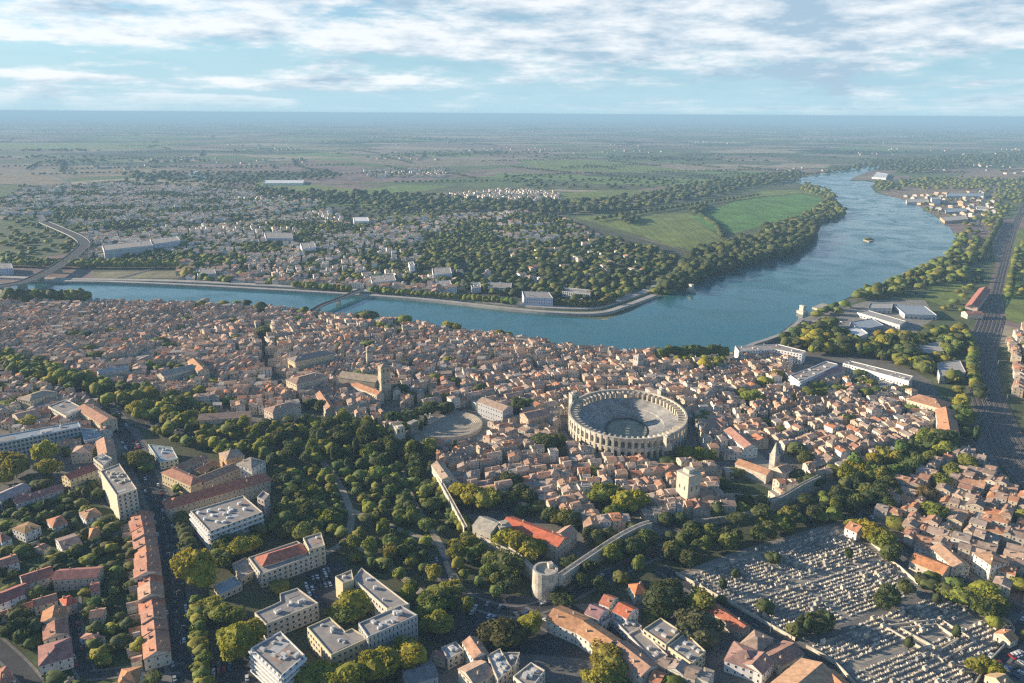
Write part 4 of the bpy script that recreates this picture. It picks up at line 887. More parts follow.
# lower right quarter
FB('town_house', 'upper flat-roofed block of the yellow stepped house', 'house', [(643, 629), (660.7, 617.5), (681.7, 631), (666, 644.7)], 9, YL, floors=3, units=2)
FB('town_house', 'lower flat-roofed block of the yellow stepped house', 'house', [(667.2, 646), (685.9, 632.2), (705.8, 651), (692, 663.6)], 8, YL, floors=2, units=3)
GB('long_house', 'long orange-roofed house at the junction, upper part', 'house', (554, 608), (583, 620), 16, 8, 3, (.74, .68, .58), (.52, .27, .14), 2, chim=2)
GB('long_house', 'long orange-roofed house at the junction, middle part', 'house', (583, 621), (612, 640), 14, 8, 3, (.74, .68, .58), (.54, .29, .15), 2, chim=1)
GB('long_house', 'long brown-roofed house running down from the orange roofs', 'house', (618, 641), (650, 666), 13, 7.5, 3, (.66, .6, .5), (.44, .26, .18), 2, chim=2)
FB('town_house', 'pale terrace block between brown roof and yellow stepped house', 'house', [(628, 634), (640, 628), (668, 655), (655, 662)], 6, (.6, .52, .46), floors=1, units=2)
GB('town_house', 'small house with vivid orange roof above the stepped house', 'house', (632, 585), (645, 583.5), 11, 6.5, 3, (.72, .64, .5), (.60, .20, .09), 2, 'hip')
GB('town_house', 'red-roofed house with white wall, left of the stepped house', 'house', (604, 594), (614, 598), 11, 8, 3, W_, (.48, .18, .11), 2)
GB('town_house', 'bright red-roofed house below its red-roofed neighbour', 'house', (619, 602), (633, 609), 12, 8, 3, W_, (.56, .17, .09), 2)
GB('town_house', 'purple-brown roof house behind the orange junction house', 'house', (590, 604), (604, 610), 11, 7, 3, W_, (.36, .2, .2), 2)
GB('long_house', 'long narrow red roof beside the cemetery wall', 'house', (706, 599), (745, 625), 9, 5, 2.2, TAN, (.48, .17, .10), 1)
GB('villa', 'large villa with plum hipped roof in the lower right', 'villa', (730, 645), (760, 655), 18, 7, 3.4, (.74, .7, .66), (.36, .22, .18), 2, 'hip')
GB('villa', 'wing of the plum-roofed villa facing the cemetery lane', 'villa', (752, 664), (764, 652), 12, 7, 3, (.7, .66, .6), (.44, .26, .2), 2)
GB('villa', 'broad house with dark brown roof above the plum-roofed villa', 'villa', (747, 632), (766, 641), 18, 7, 3.4, (.6, .5, .4), (.38, .27, .2), 2, 'hip')
GB('villa', 'brown-roofed house against the cemetery lane, bottom right', 'villa', (772, 655), (794, 643), 13, 6, 2.5, CR, (.34, .2, .15), 1)
GB('hall', 'large hall with tan-orange roof at the bottom edge', 'hall', (790, 690), (822, 663), 22, 7, 4, CR, (.54, .33, .2), 1, chim=0)
GB('hall', 'orange-roofed hall by the cemetery corner at bottom edge', 'hall', (826, 668), (850, 690), 12, 6, 3, CR, (.55, .28, .14), 1, chim=0)
GB('long_house', 'long orange roof right of the dark golden cemetery trees', 'house', (915, 553), (948, 566), 14, 6, 3, CR, (.58, .26, .12), 1, chim=0)
GB('long_house', 'brown-orange roof with lit end above the long orange roof', 'house', (940, 543), (962, 562), 12, 7, 3, (.72, .64, .5), (.44, .28, .19), 2)
GB('apartment_house', 'tall cream house with brown roof right of the cemetery', 'house', (984, 549), (1001, 560), 14, 12, 2.5, (.76, .70, .56), (.42, .26, .16), 4, 'hip')
GB('house_by_trees', 'white-walled house with orange roof at the cemetery top corner', 'house', (850, 521), (862, 526), 12, 7, 3, (.75, .72, .7), (.52, .25, .14), 2)
GB('town_house', 'pale cottage at the lower right cemetery gate', 'house', (1003, 634), (1011, 630), 9, 4.5, 2.2, CR, (.55, .28, .15), 1)
GB('town_house', 'tan-roofed cottage at the bottom edge below the cemetery', 'house', (996, 678), (1006, 674), 11, 5, 2.6, YL, (.5, .36, .2), 1)
for lab, px, h in (('low pale terrace between orange house and red roofs, left one', [(590, 612), (604, 606), (616, 616), (602, 623)], 5), ('low pale terrace between orange house and red roofs, right one', [(612, 618), (626, 612), (642, 626), (628, 634)], 5)):
    FB('annexe', lab, 'building', px, h, (.62, .56, .5), floors=1, units=3)
STREET = road([(262, 326), (264, 345), (267, 362), (276, 378), (290, 392)], 7, 1, marks=False)
# centre-bottom cluster
GB('town_house', 'brown-roofed house with bright left wall by the junction trees', 'house', (470, 636), (481, 652), 9, 9, 2.6, (.78, .72, .6), (.46, .27, .18), 3)
FB('town_house', 'house with pale blue flat roof near the bottom middle', 'house', [(441, 647), (456, 641), (464, 650), (448, 659)], 7, CR, 'zinc', 2)
GB('town_house', 'tan-roofed house with skylights at the bottom middle', 'house', (466, 672), (486, 662), 14, 8, 2.6, CR, (.48, .33, .24), 2)
FB('town_house', 'cream terraced block with white roof boxes at bottom edge', 'house', [(513, 676), (531, 662), (545, 670), (530, 690)], 11, (.7, .64, .52), floors=3, units=6)
FB('town_house', 'grey block with cluttered roof beside the skylight house', 'house', [(487, 655), (500, 648), (512, 668), (498, 680)], 10, TAN, 'zinc', 3, units=6)
FB('town_house', 'narrow pale block with roof terraces at bottom middle', 'house', [(503, 652), (520, 652), (516, 664), (507, 668)], 9, CR, 'gravel_roof', 3, units=3)
GB('shed', 'dark slate-roofed shed at the bottom left of the middle', 'shed', (405, 672), (434, 664), 13, 5, 2.5, GR, (.2, .2, .21), 1, chim=0)
GB('town_house', 'plum-roofed small house beside the pale blue flat roof', 'house', (437, 655), (441, 650), 9, 5, 2, TAN, (.3, .14, .13), 1)
# ------------------------------------------------------------------ bridges, piers, islet
def bridge(label, px, z, wd, piers, deckm='concrete'):
    P = smooth_line(GP(px, z), 6); root = tag(empty('road_bridge', (0, 0, 0)), label, 'bridge')
    b = MB(); strip(b, P, -wd/2, wd/2, z-1.2, z, deckm); bt = offset_line(P, 0); b.build('deck', root)
    for s in (-1, 1):
        b = MB(); strip(b, P, s*wd/2-.3, s*wd/2, z, z+1, deckm); b.build('railing', root)
    for k in range(piers):
        i = int((k+.5)/piers*(len(P)-1)); a = P[i]; c = P[min(i+1, len(P)-1)]; an = math.atan2(c[1]-a[1], c[0]-a[0])
        b = MB(); b.box(a[0], a[1], 0, z-1.2, 3, wd*.75, an, 'concrete'); b.build('pier', root)
    b = MB(); strip(b, P, -wd/2+.5, wd/2-.5, z+.02, z+.02, 'asphalt'); b.build('carriageway', root); return P
bridge('white road bridge crossing the river to the far bank', [(312, 311), (322, 305), (338, 299), (354, 292.5), (362, 289)], 8, 10, 3, 'quay')
bridge('motorway viaduct curving across the left of the river and suburb', [(-30, 291), (0, 286), (26, 281), (50, 270), (68, 259), (80, 249), (84, 243), (76, 236), (58, 228), (44, 222)], 12, 22, 12)
road([(44, 222), (40, 214), (52, 206), (64, 196), (69, 187), (62, 179), (40, 173), (0, 168)], 20, 0, 'road', False, .8, surf='pavement')
for lab, u, v in (('stone river pillar standing in water off the far point', 691, 292), ('stone river pillar near the pier ruins', 802, 314)):
    x, y = G(u, v); rt = tag(empty('river_pillar', (x, y, 0)), lab, 'pillar'); b = MB(); b.prism(rect(0, 0, 9, 14, .4), 0, 5, 'old_stone'); b.build('base', rt); b = MB(); b.prism(rect(0, 0, 5, 8, .4), 5, 13, 'limestone'); b.build('pillar', rt)
for lab, u, v in (('left twin stone lion pillar on the far quay point', 661, 287), ('right twin stone lion pillar on the far quay point', 667, 286)):
    x, y = G(u, v); rt = tag(empty('lion_pillar', (x, y, 0)), lab, 'pillar'); b = MB(); b.prism(rect(0, 0, 5, 5, .4), 0, 9, 'limestone'); b.prism(rect(0, 0, 6, 6, .4), 9, 10, 'limestone'); b.build('pillar', rt)
    b = MB(); b.prism(rect(0, 0, 4.4, 1.8, .4), 10, 12.2, 'limestone'); b.prism(rect(1.6, .6, 1.4, 1.6, .4), 12.2, 13.6, 'limestone'); b.build('statue', rt)
P = GP([(812, 309), (822, 305), (832, 307), (828, 311), (818, 311)]); b = MB(); b.prism(P, 0, 3, 'old_stone'); tag(b.build('pier_ruin'), 'broken stone pier ruin reaching into the river', 'pier')
P = GP([(863, 240.5), (867, 238.5), (872, 239), (874, 241), (869, 242.5)]); b = MB(); b.prism(P, 0, 2.5, 'sand'); kind(b.build('land'), 'structure')
tree(868, 240.5, 7, 8); tree(865.5, 240.8, 5, 6); tree(871, 240.6, 5, 6)
b = MB(); P = smooth_line(GP([(735, 355), (752, 347), (770, 341), (786, 334), (802, 321)]), 5); strip(b, P, -3, 3, 0, 4, 'quay'); tag(b.build('quay_wall'), 'stone quay wall on the town side near the pier', 'wall')
# ------------------------------------------------------------------ railway
RAIL = [(1045, 492), (1024, 468), (1006, 440), (993, 412), (984, 388), (981, 365), (983, 343), (990, 322), (995, 300), (1000, 278), (1006, 256), (1011, 238), (1016, 222), (1024, 205)]
RP = smooth_line(GP(RAIL), 6); b = MB(); cut = next(i for i, p in enumerate(RP) if PX(*p)[1] < 318); strip(b, RP[:cut+1], -17, 17, 0, .35, 'ballast'); strip(b, RP[cut:], -9, 9, 0, .35, 'ballast'); kind(b.build('ground'), 'structure'); ROADS.append((RP, 26))
for k, d in enumerate((-14.5, -9.5, -5, 0, 4.6, 9, 14)):
    rt = tag(empty('railway_track'), ORD[k]+' railway track counted from the town side', 'railway track', 'railway tracks')
    b = MB(); RQ = RP if abs(d) < 8 else RP[:cut+1]; strip(b, RQ, d-1.3, d+1.3, .35, .5, 'sleeper'); b.build('sleepers', rt)
    for s_ in (-.72, .72):
        b = MB(); strip(b, RQ, d+s_-.09, d+s_+.09, .5, .68, 'rail'); b.build('rail', rt)
for k in range(9):
    i = int((k+.5)/9*(len(RP)-1)); a = RP[i]; rt = tag(empty('catenary_mast', (*offset_line(RP, -16.6)[i], 0)), ORD[k]+' overhead line mast along the railway from the bottom', 'mast', 'overhead line masts')
    b = MB(); b.prism(rect(0, 0, .4, .4, 0), 0, 8.5, 'metal'); b.build('mast', rt); b = MB(); b.prism(rect(5, 0, 10, .25, 0), 7.9, 8.2, 'metal', bottom=True); b.build('arm', rt)
train_px = (1003, 300)
# ------------------------------------------------------------------ districts of small houses
EXCL += [CEM_A, CEM_B, [(395, 408), (492, 410), (490, 445), (400, 450)], [(655, 470), (668, 440), (700, 440), (705, 462), (680, 470)], [(718, 498), (725, 480), (775, 490), (765, 512)],
         [(243, 428), (330, 424), (330, 440), (243, 445)], [(656, 352), (730, 352), (730, 366), (656, 362)], [(258, 332), (266, 332), (270, 372), (264, 374)],
         [(255, 305), (262, 305), (268, 318), (258, 318)], [(378, 400), (395, 398), (412, 420), (392, 440)], [(592, 498), (645, 500), (645, 520), (592, 520)],
         [(738, 450), (795, 452), (800, 490), (735, 490)], [(478, 520), (500, 520), (575, 530), (572, 545), (470, 540)], [(-10, 352), (40, 366), (70, 377), (110, 388), (180, 405), (243, 428), (250, 442), (230, 450), (180, 440), (130, 425), (95, 402), (50, 390), (-10, 372)]]
OLD = [(-20, 304), (95, 303.5), (250, 308), (350, 320), (430, 328), (500, 337), (560, 350), (652, 356), (740, 362), (790, 386), (862, 386), (912, 398), (940, 425), (905, 452), (868, 466), (838, 478), (790, 492), (768, 510), (690, 522), (640, 526), (600, 535), (572, 540), (560, 520), (500, 508), (470, 512), (452, 495), (440, 470), (432, 446), (400, 438), (330, 412), (255, 418), (180, 402), (100, 384), (60, 374), (-20, 350)]
district(OLD, 17, wl=210, amp=36, treeprob=.35)
district([(-20, 372), (50, 388), (100, 405), (112, 425), (100, 455), (85, 462), (-20, 420)], 20, treeprob=.6, fill=.8)
district([(858, 512), (965, 452), (1010, 475), (1050, 520), (1050, 620), (1000, 600), (965, 585), (920, 560), (885, 538)], -38, bl=(60, 27), wl=500, amp=16, hh=(6, 9), treeprob=.5, rcs=ROOFC+[(.5, .25, .14), (.52, .28, .17)])
district([(1012, 335), (1050, 320), (1050, 440), (1016, 425), (1000, 380)], 60, hh=(6, 10), fill=.85, treeprob=.5)
district([(745, 352), (790, 356), (790, 384), (742, 364)], 20, hh=(7, 10))
district([(-20, 620), (-20, 640), (10, 650), (30, 690), (-20, 700)], 20, fill=.5, sep=.8, treeprob=1)
district([(885, 522), (905, 530), (1010, 600), (1050, 640), (1050, 655), (1010, 625)], -38, hh=(5, 8), fill=.7, treeprob=1, rcs=[(.52, .26, .15), (.46, .25, .16), (.4, .25, .18)])
district([(590, 655), (640, 672), (700, 668), (720, 690), (590, 700)], -35, hh=(6, 9), fill=.8, treeprob=1)
EXCL.append([(80, 262), (180, 262), (180, 280), (80, 280)])
SUBW = [(.80, .76, .68), (.84, .80, .72), (.74, .66, .54), (.78, .72, .62)]
SUBR = [(.50, .30, .20), (.54, .28, .17), (.40, .27, .2), (.56, .40, .3)]
sub = dict(amp=60, wl=420, street=9, lot=(13, 21), hh=(5.5, 10), wcs=SUBW, rcs=SUBR, sep=.66, flat=.22)
district([(80, 234), (250, 224), (330, 209), (350, 225), (440, 232), (450, 262), (470, 285), (330, 280), (250, 278), (190, 262), (84, 258)], 12, bl=(64, 40), fill=.72, clump=.36, treeprob=.8, **sub)
district([(20, 190), (120, 182), (250, 190), (330, 204), (250, 220), (80, 232), (60, 215), (0, 215), (0, 200)], 8, bl=(72, 46), fill=.7, clump=.34, treeprob=.8, **sub)
district([(440, 195), (520, 190), (560, 193), (562, 203), (420, 204)], 5, bl=(90, 56), fill=.7, treeprob=.8, **sub)
district([(360, 170), (445, 168), (450, 178), (370, 178)], 5, bl=(110, 70), fill=.4, treeprob=.9, **sub)
district([(350, 222), (520, 212), (560, 218), (585, 228), (600, 240), (480, 262), (440, 258)], -8, bl=(64, 42), fill=.65, clump=.46, treeprob=.9, **sub)
district([(480, 262), (600, 242), (655, 250), (640, 275), (560, 285), (480, 280)], 10, bl=(90, 60), fill=.25, treeprob=.9, **sub)
district([(175, 262), (250, 276), (350, 284), (470, 288), (440, 296), (256, 286), (180, 281)], 3, bl=(70, 40), hh=(6, 10), street=7, lot=(9, 16), fill=.75, wcs=SUBW+WALLC, rcs=ROOFC)
sub['wcs'] = [(.5, .48, .45), (.4, .38, .36), (.55, .42, .3)]
district([(905, 196), (985, 192), (1000, 212), (960, 222), (925, 210)], 20, bl=(90, 60), fill=.22, **sub)
# ------------------------------------------------------------------ trees
BO = [(-10, 352), (40, 366), (70, 377), (110, 388), (180, 405), (243, 428), (250, 442), (230, 446), (180, 436), (130, 420), (95, 400), (50, 388), (-10, 370)]
grove(BO, 10, (4.3, 6.8), (11, 16), cols=GREENS+YELG[1:], road_ok=True, keep=.86)
grove([(240, 446), (262, 430), (300, 428), (345, 424), (392, 438), (430, 452), (440, 480), (400, 478), (330, 470), (275, 472), (262, 462)], 10, (4, 7), (10, 17), cols=DARKG+GREENS[:3], keep=.9)
grove([(262, 462), (275, 472), (330, 470), (400, 478), (440, 484), (470, 545), (500, 562), (520, 575), (500, 600), (440, 640), (415, 640), (418, 612), (365, 566), (330, 560), (330, 535), (300, 530), (275, 515), (290, 490)], 9.3, (2.8, 5.8), (6.5, 12), keep=.84)
for u, v in ((272, 442), (280, 437), (290, 434), (300, 432)): tree(u, v+6, 6, 14, random.choice(YELG))
tree_row([(433, 470), (441, 492), (450, 512), (462, 532), (474, 552), (490, 566)], 10, 4.5, 10, YELG+GREENS)
grove([(570, 605), (560, 590), (585, 575), (615, 556), (650, 542), (700, 538), (762, 526), (800, 512), (842, 488), (872, 490), (900, 480), (905, 500), (866, 514), (840, 522), (740, 548), (682, 566), (655, 575), (620, 585)], 10, (4.5, 7), (9, 14), cols=DARKG+GREENS[:2], keep=.9)
grove([(560, 560), (590, 545), (625, 532), (700, 514), (765, 500), (765, 512), (700, 526), (640, 532), (600, 552), (570, 578)], 10, (4, 6), (8, 11), cols=DARKG+GREENS[:1], keep=.6)
grove([(872, 490), (840, 480), (870, 466), (905, 455), (945, 432), (962, 400), (972, 372), (978, 395), (990, 425), (1000, 452), (985, 462), (958, 448), (910, 486), (896, 488)], 11.5, (5, 8), (11, 16), cols=GREENS+YELG[:1], keep=.92)
for u, v, r, h, c in ((856, 478, 9, 15, YELG[1]), (846, 482, 9, 14, YELG[1]), (868, 482, 8, 13, GREENS[0]), (940, 488, 9, 13, GREENS[4]), (952, 480, 9, 13, GREENS[4]), (966, 470, 9, 13, GREENS[4]), (925, 500, 8, 12, (.15, .11, .05))): tree(u, v, r, h, c)
# trees on the north east side
grove([(776, 345), (800, 330), (830, 326), (848, 340), (870, 345), (880, 338), (905, 340), (930, 335), (962, 330), (968, 350), (960, 380), (972, 400), (955, 395), (940, 378), (910, 372), (880, 362), (840, 356), (815, 358)], 11, (4, 8.5), (9, 16), keep=.9, cols=GREENS+DARKG+YELG[:2])
tree_row([(964, 335), (972, 355), (972, 380), (980, 400)], 10, 6, 12, GREENS+DARKG); tree_row([(1018, 250), (1012, 275), (1008, 300)], 16, 6, 9, GREENS+DARKG); tree_row([(980, 262), (985, 250), (993, 236), (1000, 222)], 14, 7, 11, DARKG)
grove([(900, 312), (935, 318), (970, 312), (985, 290), (990, 262), (960, 284), (945, 306)], 20, (4, 7), (6, 10), keep=.45, cols=GREENS+DARKG)
grove([(840, 386), (860, 372), (905, 384), (900, 390), (870, 392)], 12, (5, 7), (9, 12), keep=.7)
grove([(808, 392), (830, 386), (840, 392), (822, 399)], 12, (5, 7), (9, 12), keep=.7)
grove([(475, 502), (520, 498), (560, 515), (580, 530), (565, 534), (540, 520), (505, 514)], 9, (4, 6), (7, 11), cols=DARKG, keep=.8)
grove([(560, 602), (600, 577), (650, 550), (702, 541), (700, 530), (650, 538), (600, 562), (562, 592)], 9, (4, 6.5), (7, 11), cols=DARKG, keep=.85, road_ok=True)
grove([(835, 306), (862, 293), (900, 280), (938, 263), (956, 248), (958, 236), (980, 240), (975, 262), (962, 282), (925, 288), (900, 298), (870, 300)], 14, (6, 9), (10, 15), keep=.72)
for u, v in ((816, 318), (824, 314), (833, 310), (845, 308), (838, 315)): tree(u, v, 8, 12)
tree_row([(658, 363), (680, 362), (700, 362), (722, 362), (727, 362)], 6.5, 6, 21, [(.10, .14, .035)], jit=.4)
grove([(672, 364), (700, 362), (725, 364), (722, 372), (680, 372)], 10, (5, 7), (11, 14), cols=YELG[1:], keep=.9)
for (u, v, r, h, c) in ((96, 361, 10, 13, DARKG[1]), (90, 352, 6, 9, GREENS[0]), (160, 346, 9, 12, None), (168, 349, 7, 9, None), (75, 338, 9, 11, DARKG[1]), (86, 340, 9, 11, DARKG[2]), (112, 335, 7, 9, YELG[0]), (199, 309, 8, 12, None), (224, 308, 8, 12, None), (238, 308, 7, 12, None), (246, 308, 8, 13, DARKG[0]), (262, 312, 10, 16, DARKG[0]), (304, 315, 8, 12, None), (368, 322, 12, 17, DARKG[1]), (360, 321, 8, 14, DARKG[1]), (405, 325, 10, 15, None), (380, 330, 7, 12, YELG[1]), (390, 333, 7, 12, GREENS[3]), (400, 334, 6, 10, GREENS[1]), (448, 331, 8, 14, None), (456, 332, 7, 13, None), (500, 338, 7, 12, None), (508, 339, 6, 10, None), (516, 345, 6, 10, None), (186, 322, 7, 8, GREENS[3]),
                        (60, 347, 6, 8, None), (190, 400, 6, 9, None), (195, 384, 7, 10, GREENS[3]), (212, 386, 6, 9, None), (322, 412, 9, 12, DARKG[0]), (310, 408, 8, 10, DARKG[1]), (400, 395, 8, 12, DARKG[0]), (412, 402, 7, 11, DARKG[1]), (425, 418, 10, 14, DARKG[0]), (432, 412, 9, 12, DARKG[1]), (446, 412, 8, 11, DARKG[1]), (408, 424, 10, 13, DARKG[1]), (392, 425, 9, 14, DARKG[2]),
                        (548, 452, 12, 15, DARKG[0]), (556, 448, 11, 14, DARKG[1]), (540, 448, 9, 12, DARKG[1]), (518, 412, 10, 14, DARKG[1]), (528, 409, 8, 11, None), (750, 404, 11, 15, GREENS[0]), (757, 406, 8, 12, GREENS[1]), (744, 398, 8, 10, GREENS[0]), (765, 386, 8, 11, None), (808, 398, 8, 12, GREENS[1]), (820, 397, 7, 11, GREENS[1]), (866, 399, 7, 12, GREENS[1]), (876, 397, 7, 12, None), (860, 386, 7, 10, None), (930, 415, 8, 10, None), (912, 412, 7, 9, None),
                        (602, 505, 11, 18, GREENS[0]), (612, 503, 9, 15, GREENS[0]), (624, 512, 11, 17, YELG[1]), (636, 510, 9, 15, YELG[1]), (614, 520, 8, 12, GREENS[1]), (688, 459, 9, 11, YELG[2]), (698, 460, 9, 11, YELG[2]), (706, 462, 8, 11, GREENS[4]), (682, 457, 7, 9, YELG[2]), (668, 467, 7, 9, DARKG[0]), (674, 468, 6, 8, DARKG[1]), (722, 487, 6, 8, DARKG[1]), (748, 510, 6, 7, GREENS[0]), (796, 455, 8, 11, DARKG[1]), (805, 465, 8, 11, DARKG[1]), (795, 480, 8, 10, DARKG[0]), (812, 487, 9, 10, DARKG[1]),
                        (460, 502, 9, 16, YELG[1]), (470, 507, 9, 17, YELG[2]), (484, 510, 11, 18, GREENS[2]), (510, 490, 9, 14, DARKG[1]), (518, 500, 9, 13, DARKG[0]), (528, 505, 8, 12, DARKG[1]), (505, 550, 10, 16, YELG[1]), (515, 554, 10, 16, GREENS[2]), (530, 560, 9, 15, YELG[2]), (540, 556, 7, 12, GREENS[0]), (563, 525, 8, 12, GREENS[1]), (573, 528, 8, 12, DARKG[0]), (590, 540, 7, 10, DARKG[0]), (445, 402, 6, 9, None), (455, 385, 6, 9, DARKG[1]), (505, 576, 11, 15, DARKG[3]), (508, 588, 8, 9, DARKG[1]),
                        # left golden trees, avenue
                        (6, 474, 11, 20, YELG[1]), (17, 478, 11, 19, GREENS[4]), (4, 484, 10, 13, GREENS[0]), (46, 463, 9, 19, YELG[1]), (49, 478, 9, 17, YELG[1]), (28, 428, 9, 12, YELG[2]), (141, 468, 11, 14, DARKG[3]), (134, 464, 9, 12, DARKG[3]), (147, 472, 6, 8, GREENS[3]), (20, 404, 8, 10, DARKG[1]), (8, 408, 7, 9, None), (102, 422, 7, 10, DARKG[1]), (112, 424, 8, 11, DARKG[0]),
                        (199, 588, 12, 26, YELG[1]), (206, 592, 9, 20, YELG[2]), (192, 580, 8, 20, YELG[1]), (222, 568, 8, 11, DARKG[1]), (228, 556, 7, 10, GREENS[0]), (240, 556, 8, 12, YELG[2]), (252, 551, 8, 11, YELG[2]), (212, 612, 7, 9, None), (222, 622, 8, 11, GREENS[2]), (236, 622, 7, 9, GREENS[1]), (240, 660, 11, 20, YELG[1]), (232, 648, 9, 12, YELG[1]), (256, 640, 9, 13, YELG[2]), (246, 645, 9, 13, YELG[1]), (280, 592, 6, 7, GREENS[4]), (290, 522, 7, 10, GREENS[3]), (300, 520, 9, 13, DARKG[3]), (290, 536, 9, 11, DARKG[1]), (285, 486, 7, 12, DARKG[0]),
                        (352, 612, 9, 12, YELG[2]), (363, 608, 8, 12, YELG[2]), (348, 622, 8, 9, GREENS[3]), (372, 612, 7, 10, GREENS[1]), (340, 620, 7, 8, GREENS[1]), (378, 678, 10, 15, YELG[1]), (388, 672, 9, 13, YELG[2]), (350, 690, 10, 15, YELG[1]), (412, 668, 9, 14, YELG[1]), (408, 660, 8, 12, GREENS[2]), (330, 690, 9, 12, GREENS[0]), (310, 690, 9, 12, GREENS[2]), (318, 684, 8, 12, YELG[2]), (505, 644, 12, 13, (.10, .10, .035)), (492, 642, 9, 11, (.10, .10, .035)), (513, 640, 9, 11, (.11, .11, .035)), (529, 634, 8, 12, YELG[1]), (562, 606, 7, 8, DARKG[1]), (442, 634, 9, 13, GREENS[2]), (430, 618, 10, 14, GREENS[0]), (438, 605, 10, 13, GREENS[1]), (454, 596, 7, 9, GREENS[2]),
                        (663, 608, 12, 14, DARKG[0]), (671, 600, 9, 12, DARKG[0]), (700, 610, 9, 12, GREENS[1]), (697, 636, 12, 15, (.11, .105, .05)), (704, 646, 9, 12, (.11, .105, .05)), (692, 642, 9, 12, (.10, .10, .05)), (650, 622, 6, 7, DARKG[1]), (664, 618, 6, 7, GREENS[1]), (605, 665, 9, 12, GREENS[4]), (612, 678, 9, 12, GREENS[2]), (600, 690, 9, 12, GREENS[2]), (674, 558, 7, 8, (.15, .11, .05)), (688, 566, 7, 12, DARKG[1]), (636, 552, 8, 11, DARKG[0]),
                        (876, 545, 9, 13, YELG[1]), (884, 552, 9, 13, GREENS[0]), (868, 537, 8, 12, YELG[1]), (888, 562, 8, 12, DARKG[1]), (855, 531, 7, 9, GREENS[2]), (935, 520, 8, 12, GREENS[0]), (930, 516, 8, 11, GREENS[2]), (982, 600, 9, 12, YELG[2]), (972, 602, 8, 10, GREENS[1]), (960, 604, 8, 9, GREENS[0]), (986, 618, 9, 12, DARKG[3]), (994, 612, 8, 10, GREENS[0]), (990, 675, 7, 9, YELG[2]), (975, 672, 6, 8, GREENS[2]), (930, 590, 6, 7, DARKG[1]), (946, 596, 6, 8, DARKG[1]), (922, 584, 5, 7, DARKG[0]), (1018, 590, 6, 8, GREENS[2]), (955, 540, 5, 8, DARKG[1]), (100, 660, 5, 7, GREENS[2]), (105, 664, 4, 5, GREENS[2]),
                        (888, 606, 8, 13, DARKG[0]), (882, 610, 6, 11, DARKG[0]), (824, 628, 6, 10, DARKG[1]), (812, 632, 7, 11, DARKG[0]), (818, 634, 6, 10, DARKG[0]), (764, 612, 5, 8, DARKG[1]), (905, 594, 6, 9, DARKG[1]), (772, 563, 5, 8, DARKG[0]), (795, 636, 5, 8, DARKG[1]), (718, 588, 4, 8, DARKG[0]), (722, 603, 3, 5, DARKG[1])):
    tree(u, v, r, h, c)
grove([(126, 410), (180, 425), (240, 440), (252, 456), (228, 463), (205, 452), (172, 444), (150, 436)], 9.5, (4, 6), (9, 12), cols=GREENS+YELG, keep=.85)
tree(264, 336, 9, 13, DARKG[1]); tree(150, 369, 6, 10); tree(160, 372, 6, 10); tree(172, 370, 6, 10); tree(180, 372, 6, 9, DARKG[1]); tree(200, 395, 7, 10); tree(480, 395, 7, 12, DARKG[1])
# garden trees among the villas, beside the avenue

grove([(-10, 505), (75, 500), (100, 515), (136, 520), (140, 560), (143, 600), (146, 655), (100, 665), (85, 650), (84, 590), (40, 600), (-10, 620)], 7.5, (2.4, 4.8), (3.5, 8), cols=DARKG+DARKG+GREENS[:4], keep=.66)
grove([(-10, 612), (30, 615), (45, 630), (40, 650), (20, 650), (-10, 635)], 8.5, (4, 6), (7, 10), cols=DARKG, keep=.9)
grove([(36, 478), (98, 482), (100, 505), (60, 500), (0, 515), (0, 505)], 9, (3.5, 5.5), (7, 10), cols=DARKG, keep=.8)
tree_row([(196, 600), (198, 620), (200, 645), (203, 675), (204, 695)], 7, 4.5, 7, GREENS[1:4]); tree_row([(180, 520), (186, 540), (190, 560)], 8, 5, 9, DARKG)
grove([(180, 500), (196, 540), (190, 545), (170, 505)], 8, (4, 5), (6, 9), cols=DARKG, keep=.9)
grove([(205, 540), (245, 535), (290, 520), (330, 520), (345, 555), (310, 545), (270, 535), (245, 552), (215, 575)], 10, (4, 6), (8, 12), cols=DARKG+GREENS, keep=.8)
grove([(165, 486), (200, 480), (240, 468), (250, 470), (210, 486), (172, 496)], 8, (3.5, 5), (5, 8), cols=GREENS, keep=.9)
grove([(-10, 688), (60, 690), (180, 684), (180, 700), (-10, 700)], 9, (4, 5), (6, 9), keep=.7)
grove([(1005, 240), (1024, 238), (1024, 300), (1008, 310), (1002, 280)], 20, (5, 8), (8, 11), keep=.4)
grove([(900, 560), (960, 590), (1010, 625), (990, 632), (960, 600), (920, 582)], 11, (4, 6), (6, 10), keep=.55)
# far bank
tree_row([(4, 303), (30, 303.5), (60, 303.5), (90, 304)], 7, 9, 23, GREENS[:2]+DARKG); tree_row([(292, 288), (352, 293)], 8, 6, 13, GREENS[:4]); tree_row([(368, 293), (430, 298), (500, 304), (516, 306)], 8, 6, 12, GREENS[:4]); tree_row([(549, 306), (580, 308), (600, 307), (612, 303)], 8, 6, 13, [(.12, .12, .03)])
tree_row([(0, 266), (70, 268), (176, 268)], 9, 8, 14, GREENS[:4]); tree_row([(0, 263), (70, 265), (176, 265)], 10, 8, 14, GREENS[:4]); tree_row([(268, 284), (280, 285)], 8, 6, 12)
grove([(180, 262), (210, 258), (256, 268), (236, 283), (215, 283), (185, 280)], 17, (7, 9), (10, 14), keep=.55)
grove([(660, 284), (683, 264), (700, 254), (740, 244), (800, 232), (812, 227), (816, 234), (812, 241), (798, 253), (768, 261), (738, 269), (700, 283), (680, 290), (658, 296)], 14, (8, 11), (16, 23), cols=DARKG, keep=.95)
grove([(760, 228), (800, 220), (822, 205), (830, 198), (845, 214), (836, 219), (812, 226), (770, 236)], 17, (7, 10), (12, 16), cols=DARKG+GREENS[:2], keep=.9)
